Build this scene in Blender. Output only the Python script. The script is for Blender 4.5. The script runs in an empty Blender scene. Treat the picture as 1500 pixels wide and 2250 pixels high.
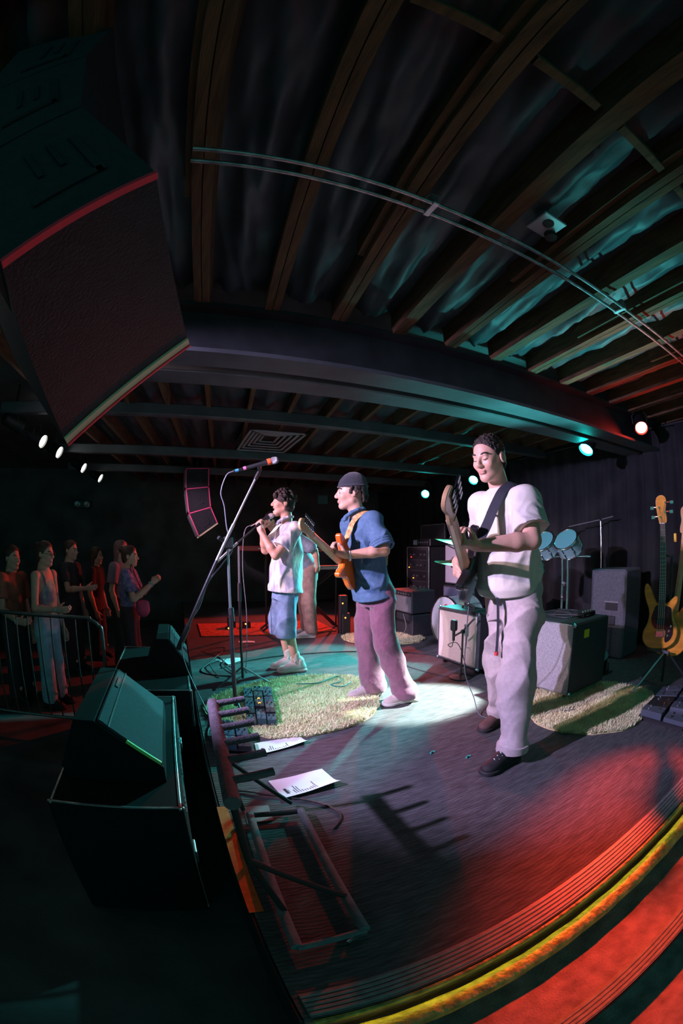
import bpy, math, random
import numpy as np
from mathutils import Vector, Matrix

random.seed(7)
RNG = np.random.default_rng(7)
SC = bpy.context.scene
COL = SC.collection

# world axes: +X runs from the audience to the back wall of the stage, +Y runs across the stage
# away from the photographer, z = 0 is the stage deck, the audience floor lies at z = -0.42
FLOOR_Z = -0.42

# ---------------------------------------------------------------- camera (15 mm diagonal fisheye on 24 x 36)
cam = bpy.data.cameras.new('camera')
cam.type = 'PANO'
cam.sensor_fit = 'HORIZONTAL'
cam.sensor_width = 24.0
cam.sensor_height = 36.0
cam.panorama_type = 'FISHEYE_EQUISOLID'
cam.fisheye_lens = 945.0 * 24.0 / 1500.0
cam.fisheye_fov = math.radians(230)
cam.clip_start = 0.02
camo = bpy.data.objects.new('camera', cam)
camo.location = (0, 0, 1.25)
camo.rotation_euler = (math.radians(94.5), 0, math.radians(-22))
COL.objects.link(camo)
SC.camera = camo

# ---------------------------------------------------------------- world (teal fill added to lift the blacks) and exposure
world = bpy.data.worlds.new('world')
SC.world = world
world.use_nodes = True
bg = world.node_tree.nodes['Background']
bg.inputs[0].default_value = (0.14, 0.75, 0.70, 1)
bg.inputs[1].default_value = 0.26
SC.view_settings.view_transform = 'Standard'
SC.view_settings.look = 'None'
SC.view_settings.exposure = 0.18
SC.view_settings.gamma = 1.0
SC.view_settings.use_curve_mapping = False
SC.cycles.use_denoising = True
SC.cycles.max_bounces = 4
SC.cycles.diffuse_bounces = 2
SC.cycles.sample_clamp_indirect = 3.0

# ================================================================ materials
MATS = {}


def mat(name, col, rough=0.6, metal=0.0, var=0.0, vscale=8.0, bump=0.0, bscale=60.0, emit=0.0, ecol=None,
        col2=None, sheen=0.0, coat=0.0, stretch=(1, 1, 1), spec=0.5, sub=0.0, detail=3.0, contrast=0.0):
    if name in MATS:
        return MATS[name]
    m = bpy.data.materials.new(name)
    m.use_nodes = True
    nt = m.node_tree
    b = nt.nodes['Principled BSDF']
    b.inputs['Base Color'].default_value = (*col, 1)
    b.inputs['Roughness'].default_value = rough
    b.inputs['Metallic'].default_value = metal
    b.inputs['Specular IOR Level'].default_value = spec
    if sheen:
        b.inputs['Sheen Weight'].default_value = sheen
    if coat:
        b.inputs['Coat Weight'].default_value = coat
    if sub:
        b.inputs['Subsurface Weight'].default_value = sub
        b.inputs['Subsurface Radius'].default_value = (0.012, 0.004, 0.002)
    if emit:
        b.inputs['Emission Color'].default_value = (*(ecol or col), 1)
        b.inputs['Emission Strength'].default_value = emit
    if var or bump or col2:
        tc = nt.nodes.new('ShaderNodeTexCoord')
        mp = nt.nodes.new('ShaderNodeMapping')
        mp.inputs['Scale'].default_value = stretch
        nt.links.new(tc.outputs['Object'], mp.inputs['Vector'])
    if var or col2:
        n = nt.nodes.new('ShaderNodeTexNoise')
        n.inputs['Scale'].default_value = vscale
        n.inputs['Detail'].default_value = detail
        nt.links.new(mp.outputs[0], n.inputs['Vector'])
        r = nt.nodes.new('ShaderNodeValToRGB')
        c2 = col2 or tuple(min(1.0, c * (1 + var)) for c in col)
        c1 = col if col2 else tuple(c * (1 - var) for c in col)
        r.color_ramp.elements[0].color = (*c1, 1)
        r.color_ramp.elements[1].color = (*c2, 1)
        r.color_ramp.elements[0].position = 0.3 + 0.15 * contrast
        r.color_ramp.elements[1].position = 0.7 - 0.15 * contrast
        nt.links.new(n.outputs['Fac'], r.inputs[0])
        nt.links.new(r.outputs[0], b.inputs['Base Color'])
    if bump:
        n2 = nt.nodes.new('ShaderNodeTexNoise')
        n2.inputs['Scale'].default_value = bscale
        n2.inputs['Detail'].default_value = 4
        nt.links.new(mp.outputs[0], n2.inputs['Vector'])
        bp = nt.nodes.new('ShaderNodeBump')
        bp.inputs['Strength'].default_value = bump
        bp.inputs['Distance'].default_value = 0.01
        nt.links.new(n2.outputs['Fac'], bp.inputs['Height'])
        nt.links.new(bp.outputs[0], b.inputs['Normal'])
    MATS[name] = m
    return m


def add_waves(m, scale, direction='Y', strength=0.4, distortion=1.0, tint=0.0):
    """ribs / cord / grain as relief on an existing material"""
    nt = m.node_tree
    b = nt.nodes['Principled BSDF']
    tc = nt.nodes.new('ShaderNodeTexCoord')
    w = nt.nodes.new('ShaderNodeTexWave')
    w.bands_direction = direction
    w.inputs['Scale'].default_value = scale
    w.inputs['Distortion'].default_value = distortion
    w.inputs['Detail'].default_value = 2
    nt.links.new(tc.outputs['Object'], w.inputs['Vector'])
    bp = nt.nodes.new('ShaderNodeBump')
    bp.inputs['Strength'].default_value = strength
    bp.inputs['Distance'].default_value = 0.01
    nt.links.new(w.outputs['Fac'], bp.inputs['Height'])
    if b.inputs['Normal'].is_linked:
        nt.links.new(b.inputs['Normal'].links[0].from_socket, bp.inputs['Normal'])
    nt.links.new(bp.outputs[0], b.inputs['Normal'])
    if tint and b.inputs['Base Color'].is_linked:
        src = b.inputs['Base Color'].links[0].from_socket
        mx = nt.nodes.new('ShaderNodeMixRGB')
        mx.blend_type = 'MULTIPLY'
        mr = nt.nodes.new('ShaderNodeMapRange')
        mr.inputs['To Min'].default_value = 1 - tint
        nt.links.new(w.outputs['Fac'], mr.inputs['Value'])
        mx.inputs[0].default_value = 1
        nt.links.new(src, mx.inputs[1])
        nt.links.new(mr.outputs[0], mx.inputs[2])
        nt.links.new(mx.outputs[0], b.inputs['Base Color'])
    return m


# ================================================================ objects
def tag(o, label=None, cat=None, group=None, kind=None):
    if label:
        o['label'] = label
    if cat:
        o['category'] = cat
    if group:
        o['group'] = group
    if kind:
        o['kind'] = kind
    return o


def empty(name, loc=(0, 0, 0), rz=0.0, label=None, cat=None, group=None, kind=None):
    o = bpy.data.objects.new(name, None)
    o.empty_display_size = 0.1
    o.location = loc
    o.rotation_euler = (0, 0, rz)
    COL.objects.link(o)
    return tag(o, label, cat, group, kind)


def vec(a):
    return np.array(a, float)


def nrm(a):
    a = vec(a)
    return a / (np.linalg.norm(a) + 1e-12)


def frame(fwd, up=(0, 0, 1)):
    """columns right, forward, up"""
    f = nrm(fwd)
    r = nrm(np.cross(f, vec(up)))
    return np.array([r, f, np.cross(r, f)]).T


ORG = np.zeros(3)


def thing(name, base, label=None, cat=None, group=None, kind=None):
    """an Empty at the thing's base; shapes built until the next thing() are given in world coordinates"""
    ORG[:] = base
    return empty(name, tuple(float(x) for x in base), 0, label, cat, group, kind)


def done():
    ORG[:] = 0


class MB:
    """collects shapes, then links them as ONE mesh object"""

    def __init__(self):
        self.v, self.f, self.n = [], [], 0

    def add(self, verts, faces):
        verts = np.asarray(verts, float).reshape(-1, 3)
        self.v.append(verts)
        k = self.n
        self.f.extend([tuple(i + k for i in f) for f in faces])
        self.n += len(verts)
        return self

    def box(self, lo, hi, R=None, o=(0, 0, 0)):
        (a, b, c), (d, e, g) = lo, hi
        P = np.array([(a, b, c), (d, b, c), (d, e, c), (a, e, c), (a, b, g), (d, b, g), (d, e, g), (a, e, g)], float)
        if R is not None:
            P = P @ np.asarray(R).T
        return self.add(P + vec(o), [(0, 3, 2, 1), (4, 5, 6, 7), (0, 1, 5, 4), (1, 2, 6, 5), (2, 3, 7, 6), (3, 0, 4, 7)])

    def bbox(self, lo, hi, bev=0.01, R=None, o=(0, 0, 0)):
        """box with chamfered edges"""
        lo, hi = vec(lo), vec(hi)
        c, h = (lo + hi) / 2, (hi - lo) / 2
        bev = min(bev, 0.49 * h.min() * 2)
        P, F, idx = [], [], {}
        for sx in (-1, 1):
            for sy in (-1, 1):
                for sz in (-1, 1):
                    s = np.array([sx, sy, sz])
                    for ax in range(3):
                        p = s * (h - bev)
                        p[ax] = s[ax] * h[ax]
                        idx[(sx, sy, sz, ax)] = len(P)
                        P.append(p)
        for ax in range(3):
            a1, a2 = (ax + 1) % 3, (ax + 2) % 3
            for s in (-1, 1):
                q = []
                for t1, t2 in ((-1, -1), (1, -1), (1, 1), (-1, 1)):
                    k = [0, 0, 0]
                    k[ax], k[a1], k[a2] = s, t1, t2
                    q.append(idx[(*k, ax)])
                F.append(tuple(q if s > 0 else q[::-1]))
            for t1 in (-1, 1):
                for t2 in (-1, 1):
                    k0, k1 = [0, 0, 0], [0, 0, 0]
                    k0[ax], k1[ax] = -1, 1
                    k0[a1] = k1[a1] = t1
                    k0[a2] = k1[a2] = t2
                    q = [idx[(*k0, a1)], idx[(*k1, a1)], idx[(*k1, a2)], idx[(*k0, a2)]]
                    F.append(tuple(q if t1 * t2 < 0 else q[::-1]))
        for sx in (-1, 1):
            for sy in (-1, 1):
                for sz in (-1, 1):
                    q = [idx[(sx, sy, sz, a)] for a in range(3)]
                    F.append(tuple(q if sx * sy * sz > 0 else q[::-1]))
        P = np.array(P) + c
        if R is not None:
            P = P @ np.asarray(R).T
        return self.add(P + vec(o), F)

    def rings(self, rings, cap=True, closed=False):
        n = len(rings[0])
        P = np.concatenate([np.asarray(r, float) for r in rings])
        F = []
        m = len(rings)
        for i in range(m if closed else m - 1):
            for j in range(n):
                a, b = i * n + j, i * n + (j + 1) % n
                i2 = (i + 1) % m
                F.append((a, b, i2 * n + (j + 1) % n, i2 * n + j))
        if cap and not closed:
            F.append(tuple(range(n))[::-1])
            F.append(tuple(range((m - 1) * n, m * n)))
        return self.add(P, F)

    def tube(self, pts, r, n=8, cap=True, closed=False):
        pts = [vec(p) for p in pts]
        m = len(pts)
        rs = [r] * m if np.isscalar(r) else list(r)
        T = []
        for i in range(m):
            a = pts[(i - 1) % m] if closed else pts[max(i - 1, 0)]
            b = pts[(i + 1) % m] if closed else pts[min(i + 1, m - 1)]
            T.append(nrm(b - a))
        ref = vec((0, 0, 1)) if abs(T[0][2]) < 0.9 else vec((1, 0, 0))
        x = nrm(np.cross(T[0], ref))
        rings = []
        an = np.linspace(0, 2 * math.pi, n, endpoint=False)
        for i in range(m):
            x = nrm(x - T[i] * (x @ T[i]))
            y = np.cross(T[i], x)
            rings.append(pts[i] + rs[i] * (np.outer(np.cos(an), x) + np.outer(np.sin(an), y)))
        return self.rings(rings, cap, closed)

    def cyl(self, a, b, ra, rb=None, n=16):
        return self.tube([a, b], [ra, ra if rb is None else rb], n)

    def lathe(self, prof, o=(0, 0, 0), axis=(0, 0, 1), n=24):
        """prof: (radius, height) list along axis"""
        ax = nrm(axis)
        ref = vec((0, 0, 1)) if abs(ax[2]) < 0.9 else vec((1, 0, 0))
        x = nrm(np.cross(ref, ax))
        y = np.cross(ax, x)
        an = np.linspace(0, 2 * math.pi, n, endpoint=False)
        rings = [vec(o) + h * ax + max(r, 1e-4) * (np.outer(np.cos(an), x) + np.outer(np.sin(an), y)) for r, h in prof]
        return self.rings(rings, True)

    def prism(self, outline, z0, z1, R=None, o=(0, 0, 0), bev=0.0):
        """2-D outline (counter-clockwise) extruded along local z, edges eased by bev"""
        P = np.asarray(outline, float)
        n = len(P)
        if bev:
            t = np.roll(P, -1, 0) - np.roll(P, 1, 0)
            nn = np.c_[t[:, 1], -t[:, 0]]
            nn /= np.linalg.norm(nn, axis=1)[:, None] + 1e-9
            Q = P - nn * bev
            L = [np.c_[Q, np.full(n, z0)], np.c_[P, np.full(n, z0 + bev)], np.c_[P, np.full(n, z1 - bev)], np.c_[Q, np.full(n, z1)]]
        else:
            L = [np.c_[P, np.full(n, z0)], np.c_[P, np.full(n, z1)]]
        if R is not None:
            L = [l @ np.asarray(R).T for l in L]
        return self.rings([l + vec(o) for l in L], True)

    def sphere(self, c, r, n=12, R=None):
        r = np.full(3, r) if np.isscalar(r) else vec(r)
        rings = []
        an = np.linspace(0, 2 * math.pi, n, endpoint=False)
        for t in np.linspace(0.06, math.pi - 0.06, max(5, n // 2 + 1))[::-1]:
            q = np.c_[np.sin(t) * np.cos(an) * r[0], np.sin(t) * np.sin(an) * r[1], np.full(n, np.cos(t)) * r[2]]
            if R is not None:
                q = q @ np.asarray(R).T
            rings.append(q + vec(c))
        return self.rings(rings, True)

    def build(self, name, m, parent=None, smooth=False, label=None, cat=None, group=None, kind=None):
        me = bpy.data.meshes.new(name)
        V = np.concatenate(self.v) if self.v else np.zeros((0, 3))
        me.from_pydata((V - ORG).tolist(), [], self.f)
        if smooth:
            me.polygons.foreach_set('use_smooth', np.ones(len(me.polygons), bool))
            if smooth != 'all':
                try:
                    me.set_sharp_from_angle(angle=math.radians(38))
                except Exception:
                    pass
        me.materials.append(m)
        return link(name, me, parent, label, cat, group, kind)


def link(name, me, parent=None, label=None, cat=None, group=None, kind=None):
    o = bpy.data.objects.new(name, me)
    COL.objects.link(o)
    if parent is not None:
        o.parent = parent
    return tag(o, label, cat, group, kind)


def copy_tree(o, parent=None):
    c = o.copy()
    COL.objects.link(c)
    if parent is not None:
        c.parent = parent
    for ch in list(o.children):
        copy_tree(ch, c)
    return c


def catmull(P, n=6, closed=False):
    P = [vec(p) for p in P]
    m = len(P)
    out = []
    for i in range(m if closed else m - 1):
        if closed:
            a, b, c, d = P[(i - 1) % m], P[i], P[(i + 1) % m], P[(i + 2) % m]
        else:
            a, b, c, d = P[max(i - 1, 0)], P[i], P[i + 1], P[min(i + 2, m - 1)]
        for t in np.linspace(0, 1, n, endpoint=False):
            out.append(0.5 * (2 * b + (c - a) * t + (2 * a - 5 * b + 4 * c - d) * t * t + (3 * b - a - 3 * c + d) * t ** 3))
    if not closed:
        out.append(P[-1])
    return out


# ================================================================ soft bodies: signed distance fields meshed by surface nets
def seg(a, b, ra, rb=None, k=0.01):
    return dict(t='seg', a=vec(a), b=vec(b), ra=ra, rb=ra if rb is None else rb, k=k)


def ell(c, r, R=None, k=0.01):
    return dict(t='ell', c=vec(c), r=vec(r), R=np.eye(3) if R is None else np.asarray(R), k=k)


def loft(p0, p1, fwd, ts, ws, ds, of=None, ol=None, k=0.02):
    """elliptic sections along p0->p1: half widths ws (sideways), half depths ds (along fwd)"""
    p0, p1 = vec(p0), vec(p1)
    up = nrm(p1 - p0)
    f = nrm(vec(fwd) - up * (vec(fwd) @ up))
    return dict(t='loft', p0=p0, L=np.linalg.norm(p1 - p0), up=up, f=f, l=np.cross(up, f), ts=vec(ts), ws=vec(ws), ds=vec(ds),
                of=vec(of if of is not None else np.zeros(len(ts))), ol=vec(ol if ol is not None else np.zeros(len(ts))), k=k)


def sub(p, k=0.01):
    q = dict(p)
    q['mode'] = 'sub'
    q['k'] = k
    return q


def cut(p, n, r=None):
    """remove what lies beyond the plane (only within r of p if given)"""
    return dict(t='cut', p=vec(p), n=nrm(n), r=r)


def fold(amp, scale, stretch=(1, 1, 1), seed=0, lo=None, hi=None):
    return dict(t='fold', amp=amp, scale=scale, st=vec(stretch), seed=seed, lo=lo, hi=hi)


def prim_box(p):
    if p['t'] == 'seg':
        r = max(p['ra'], p['rb'])
        return np.minimum(p['a'], p['b']) - r, np.maximum(p['a'], p['b']) + r
    if p['t'] == 'ell':
        r = p['r'].max()
        return p['c'] - r, p['c'] + r
    if p['t'] == 'loft':
        a, b = p['p0'], p['p0'] + p['up'] * p['L']
        r = max(p['ws'].max(), p['ds'].max()) + max(abs(p['of']).max(), abs(p['ol']).max())
        return np.minimum(a, b) - r, np.maximum(a, b) + r


def prim_eval(p, X, Y, Z):
    if p['t'] == 'seg':
        a, d = p['a'], p['b'] - p['a']
        x, y, z = X - a[0], Y - a[1], Z - a[2]
        t = np.clip((x * d[0] + y * d[1] + z * d[2]) / (d @ d + 1e-12), 0, 1)
        return np.sqrt((x - t * d[0]) ** 2 + (y - t * d[1]) ** 2 + (z - t * d[2]) ** 2) - (p['ra'] + t * (p['rb'] - p['ra']))
    if p['t'] == 'ell':
        c, R, r = p['c'], p['R'], p['r']
        x, y, z = X - c[0], Y - c[1], Z - c[2]
        q = [(x * R[0, i] + y * R[1, i] + z * R[2, i]) for i in range(3)]
        k0 = np.sqrt(sum((q[i] / r[i]) ** 2 for i in range(3)))
        k1 = np.sqrt(sum((q[i] / r[i] ** 2) ** 2 for i in range(3))) + 1e-9
        return k0 * (k0 - 1) / k1
    if p['t'] == 'loft':
        o = p['p0']
        x, y, z = X - o[0], Y - o[1], Z - o[2]
        h = (x * p['up'][0] + y * p['up'][1] + z * p['up'][2])
        f = (x * p['f'][0] + y * p['f'][1] + z * p['f'][2])
        l = (x * p['l'][0] + y * p['l'][1] + z * p['l'][2])
        t = h / p['L']
        w, d = np.interp(t, p['ts'], p['ws']), np.interp(t, p['ts'], p['ds'])
        f = f - np.interp(t, p['ts'], p['of'])
        l = l - np.interp(t, p['ts'], p['ol'])
        k0 = np.sqrt((l / w) ** 2 + (f / d) ** 2)
        k1 = np.sqrt((l / w ** 2) ** 2 + (f / d ** 2) ** 2) + 1e-9
        e = k0 * (k0 - 1) / k1
        e = np.where(k0 < 0.2, -np.minimum(w, d) * 0.8, e)
        return np.maximum(e, np.maximum(h - p['ts'][-1] * p['L'], p['ts'][0] * p['L'] - h))


def sdf_mesh(prims, res, smooth=1):
    boxes = [prim_box(p) for p in prims if p['t'] not in ('cut', 'fold') and p.get('mode') != 'sub']
    lo = np.min([b[0] for b in boxes], 0) - 4 * res
    hi = np.max([b[1] for b in boxes], 0) + 4 * res
    n = np.ceil((hi - lo) / res).astype(int) + 1
    ax = [lo[i] + res * np.arange(n[i]) for i in range(3)]
    F = np.full(n, 0.08, np.float32)
    for p in prims:
        if p['t'] == 'cut':
            a = ((ax[0] - p['p'][0]) * p['n'][0])[:, None, None] + ((ax[1] - p['p'][1]) * p['n'][1])[None, :, None] + ((ax[2] - p['p'][2]) * p['n'][2])[None, None, :]
            if p['r']:
                d2 = ((ax[0] - p['p'][0]) ** 2)[:, None, None] + ((ax[1] - p['p'][1]) ** 2)[None, :, None] + ((ax[2] - p['p'][2]) ** 2)[None, None, :]
                a = np.where(d2 < p['r'] ** 2, a, -1)
            F = np.maximum(F, a.astype(np.float32))
            continue
        if p['t'] == 'fold':
            r2 = np.random.default_rng(p['seed'])
            m = np.abs(F) < 0.03
            ii = np.nonzero(m)
            P = np.stack([ax[i][ii[i]] for i in range(3)], 1) * p['st'] * p['scale']
            w = sum(np.sin(P @ r2.normal(size=3) * 0.8 + r2.uniform(0, 6)) for _ in range(3)) * 1.1
            g = np.zeros(len(P))
            for _ in range(4):
                q = np.sin(P @ r2.normal(size=3) * 0.9 + w + r2.uniform(0, 6))
                g += 0.6 - (1 - np.abs(q)) ** 1.6 * 1.5
            g *= p['amp'] / 3.0
            if p['lo'] is not None:
                z = ax[2][ii[2]]
                g *= np.clip((z - p['lo']) / 0.05, 0, 1) * np.clip((p['hi'] - z) / 0.05, 0, 1)
            F[ii] += g.astype(np.float32)
            continue
        a, b = prim_box(p)
        mg = max(p['k'], 0) + 3 * res
        i0 = np.clip(np.floor((a - mg - lo) / res).astype(int), 0, n - 1)
        i1 = np.clip(np.ceil((b + mg - lo) / res).astype(int) + 1, 1, n)
        if np.any(i1 <= i0):
            continue
        sl = tuple(slice(i0[i], i1[i]) for i in range(3))
        X, Y, Z = np.meshgrid(ax[0][sl[0]], ax[1][sl[1]], ax[2][sl[2]], indexing='ij', sparse=True)
        d = prim_eval(p, X, Y, Z).astype(np.float32)
        A = F[sl]
        k = p['k']
        if p.get('mode') == 'sub':
            d = -d
            h = np.maximum(k - np.abs(A - d), 0) / max(k, 1e-6)
            F[sl] = np.maximum(A, d) + h * h * k * 0.25
        else:
            h = np.maximum(k - np.abs(A - d), 0) / max(k, 1e-6)
            F[sl] = np.minimum(A, d) - h * h * k * 0.25
    # surface nets
    S = F < 0
    cells = np.zeros(n - 1, np.int8)
    for i in (0, 1):
        for j in (0, 1):
            for k in (0, 1):
                cells += S[i:n[0] - 1 + i, j:n[1] - 1 + j, k:n[2] - 1 + k]
    act = np.nonzero((cells > 0) & (cells < 8))
    C = np.stack(act, 1)
    m = len(C)
    ids = np.full(n - 1, -1, np.int32)
    ids[act] = np.arange(m)
    off = np.array([(i, j, k) for i in (0, 1) for j in (0, 1) for k in (0, 1)])
    vals = np.stack([F[C[:, 0] + o[0], C[:, 1] + o[1], C[:, 2] + o[2]] for o in off], 1)
    acc = np.zeros((m, 3))
    cnt = np.zeros(m)
    for a in range(8):
        for b in range(a + 1, 8):
            if np.abs(off[a] - off[b]).sum() != 1:
                continue
            va, vb = vals[:, a], vals[:, b]
            x = (va < 0) != (vb < 0)
            t = np.where(x, va / np.where(x, va - vb, 1), 0)
            acc += np.where(x[:, None], off[a] + t[:, None] * (off[b] - off[a]), 0)
            cnt += x
    V = lo + res * (C + acc / cnt[:, None])
    Q = []
    for axis in range(3):
        b, c = (axis + 1) % 3, (axis + 2) % 3
        sl0 = [slice(None)] * 3
        sl1 = [slice(None)] * 3
        sl0[axis], sl1[axis] = slice(0, n[axis] - 1), slice(1, n[axis])
        s0, s1 = S[tuple(sl0)], S[tuple(sl1)]
        E = np.stack(np.nonzero(s0 != s1), 1)
        E = E[(E[:, b] > 0) & (E[:, c] > 0) & (E[:, b] < n[b] - 1) & (E[:, c] < n[c] - 1)]
        if not len(E):
            continue
        q = []
        for db, dc in ((-1, -1), (0, -1), (0, 0), (-1, 0)):
            g = E.copy()
            g[:, b] += db
            g[:, c] += dc
            q.append(ids[g[:, 0], g[:, 1], g[:, 2]])
        q = np.stack(q, 1)
        inside = s0[E[:, 0], E[:, 1], E[:, 2]]
        q[~inside] = q[~inside][:, ::-1]
        Q.append(q)
    Q = np.concatenate(Q)
    Q = Q[(Q >= 0).all(1)]
    for _ in range(smooth):
        s = np.zeros_like(V)
        w = np.zeros(len(V))
        for i in range(4):
            np.add.at(s, Q[:, i], V[Q[:, (i + 1) % 4]] + V[Q[:, i - 1]])
            np.add.at(w, Q[:, i], 2)
        V = 0.5 * V + 0.5 * s / np.maximum(w, 1)[:, None]
    return V, Q


def soft(name, prims, res, m, parent=None, smooth=1, paint=None, **kw):
    """mesh of a distance field; paint(V) -> material index per vertex, m a list of materials"""
    V, Q = sdf_mesh(prims, res, smooth)
    me = bpy.data.meshes.new(name)
    me.vertices.add(len(V))
    me.vertices.foreach_set('co', (V - ORG).ravel())
    me.loops.add(Q.size)
    me.loops.foreach_set('vertex_index', Q.ravel().astype(np.int32))
    me.polygons.add(len(Q))
    me.polygons.foreach_set('loop_start', np.arange(0, Q.size, 4, dtype=np.int32))
    me.polygons.foreach_set('loop_total', np.full(len(Q), 4, np.int32))
    me.polygons.foreach_set('use_smooth', np.ones(len(Q), bool))
    ml = m if isinstance(m, (list, tuple)) else [m]
    for q in ml:
        me.materials.append(q)
    if paint is not None:
        c = V[Q].mean(1)
        me.polygons.foreach_set('material_index', paint(c).astype(np.int32))
    me.update(calc_edges=True)
    me.validate()
    return link(name, me, parent, **kw)

# ================================================================ the room
m_floor = mat('dark_floor', (0.06, 0.065, 0.068), 0.75, var=0.4, vscale=3, bump=0.2)
m_wall = mat('black_wall', (0.07, 0.085, 0.085), 0.85, var=0.4, vscale=2, bump=0.2, bscale=20)
m_stage = mat('stage_carpet', (0.10, 0.10, 0.105), 0.8, var=0.35, vscale=26, bump=0.5, bscale=90, stretch=(0.35, 1.6, 1), spec=0.3)
add_waves(m_stage, 16, 'Y', 0.22, 6.0, tint=0.28)
m_red_carpet = mat('step_carpet', (0.30, 0.22, 0.20), 0.85, var=0.35, vscale=14, bump=0.4, bscale=120)
m_nosing = mat('ribbed_nosing', (0.26, 0.24, 0.24), 0.45, var=0.2, vscale=30)
m_yellow = mat('yellow_paint', (0.40, 0.37, 0.08), 0.42, var=0.5, vscale=24, bump=1.0, bscale=38)
m_black = mat('black_paint', (0.014, 0.016, 0.017), 0.6)
m_joist = mat('joist_wood', (0.115, 0.055, 0.023), 0.8, var=0.45, vscale=7, bump=0.3, bscale=30, stretch=(6, 0.6, 6))
m_sheet = mat('ceiling_sheet', (0.045, 0.065, 0.078), 0.5, var=0.3, vscale=3)
m_steel = mat('dark_steel', (0.03, 0.032, 0.036), 0.55, metal=0.3, var=0.3, vscale=6)
m_fascia = mat('painted_fascia', (0.085, 0.09, 0.10), 0.6, var=0.25, vscale=4)

MB().box((-9, -2.2, FLOOR_Z - 0.1), (6, 11, FLOOR_Z)).build('floor', m_floor, kind='structure')
MB().box((4.9, -1.2, FLOOR_Z), (5.0, 9.4, 2.9)).build('wall_back', m_wall, kind='structure')
MB().box((-9, 9.4, FLOOR_Z), (5.0, 9.5, 2.9)).build('wall_far', m_wall, kind='structure')
MB().box((-9.1, -2.2, FLOOR_Z), (-9, 9.4, 2.9)).build('wall_audience', m_wall, kind='structure')

# stage deck with its ribbed edge strip, yellow lip and the carpeted step beside it
stage = MB().box((0.1, 0.5, FLOOR_Z + 0.002), (4.88, 9.38, 0.0)).build('stage_deck', m_stage, kind='structure')
for i in range(5):
    MB().bbox((0.12, 0.512 + i * 0.019, 0.0), (4.85, 0.526 + i * 0.019, 0.008), 0.003).build('nosing_rib', m_nosing, stage)
MB().box((0.12, 0.505, 0.0), (4.85, 0.61, 0.0025)).build('nosing_plate', m_nosing, stage)
MB().bbox((0.12, 0.482, -0.035), (4.85, 0.499, -0.004), 0.004).build('yellow_lip', m_yellow, stage)
MB().bbox((0.085, 0.5, -0.40), (0.099, 9.3, -0.004), 0.004).build('front_fascia', m_black, stage)

step = MB().box((0.25, 0.05, FLOOR_Z + 0.001), (4.8, 0.44, -0.2)).build('stage_step', m_red_carpet, kind='structure')
for i in range(4):
    MB().bbox((0.27, 0.052 + i * 0.02, -0.2), (4.79, 0.066 + i * 0.02, -0.192), 0.003).build('nosing_rib', m_nosing, step)
MB().box((0.26, 0.047, -0.2), (4.79, 0.135, -0.1975)).build('nosing_plate', m_nosing, step)
MB().box((0.26, 0.041, -0.41), (4.79, 0.049, -0.205)).build('riser', m_black, step)
tread = MB().box((0.25, -1.1, FLOOR_Z), (4.8, 0.04, FLOOR_Z + 0.012)).build('step_landing', m_red_carpet, kind='structure')

rail = thing('edge_rail', (0.3, 0.43, -0.2), 'yellow round bumper rail running under the stage edge above the red step', 'rail')
pts = [(x, 0.432, -0.112) for x in np.linspace(0.18, 4.8, 60)]
MB().tube(pts, [0.042 + 0.002 * math.sin(i * 2.1) for i in range(60)], 14).build('tube', m_yellow, rail, smooth=True)
for x in (0.4, 1.55, 2.6, 3.7):
    MB().box((x, 0.42, -0.2), (x + 0.03, 0.445, -0.14)).build('bracket', m_black, rail)
done()
led = MB().box((0.14, 0.489, -0.041), (4.84, 0.4985, -0.0355)).build('added_led_strip', mat('added_yellow_led', (1.0, 0.85, 0.2), 0.4, emit=9, ecol=(1.0, 0.80, 0.12)), None, label='thin yellow light strip tucked under the lip of the stage edge', cat='light strip')  # unseen strip, added to light the yellow rail

# ---------------------------------------------------------------- ceiling: sheeting, joists, steel beam, pipes
ceiling = MB().box((-9, -2.2, 2.80), (5.0, 9.5, 2.9)).build('ceiling', m_wall, kind='structure')
SLOPE = 0.115
JX = [-0.10 + 0.405 * i for i in range(-4, 13)]


def crumple(x0, x1, y0, y1, z, seed, nx=14, ny=60):
    r = np.random.default_rng(seed)
    xs, ys = np.linspace(0, 1, nx), np.linspace(y0, y1, ny)
    ph = r.uniform(0, 6, 8)
    V = []
    for y in ys:
        for t in xs:
            x = x0 + t * (x1 - x0) + SLOPE * (y - 1.05)
            s = math.sin(math.pi * t)
            d = 0.05 * s + 0.014 * math.sin(9 * t + 3 * y + ph[0]) + 0.011 * math.sin(17 * t - 6 * y + ph[1]) + 0.008 * math.sin(31 * t + 10 * math.sin(2 * y + ph[2])) + 0.006 * math.sin(23 * y + 8 * t + ph[3])
            V.append((x, y, z - d * (0.25 + s)))
    F = [(j * nx + i, (j + 1) * nx + i, (j + 1) * nx + i + 1, j * nx + i + 1) for j in range(ny - 1) for i in range(nx - 1)]
    return MB().add(V, F)


def skewbox(x, w, y0, y1, z0, z1):
    V = []
    for z in (z0, z1):
        for dx, y in ((0, y0), (w, y0), (w, y1), (0, y1)):
            V.append((x + dx + SLOPE * (y - 1.05), y, z))
    return MB().add(V, [(0, 3, 2, 1), (4, 5, 6, 7), (0, 1, 5, 4), (1, 2, 6, 5), (2, 3, 7, 6), (3, 0, 4, 7)])


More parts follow.
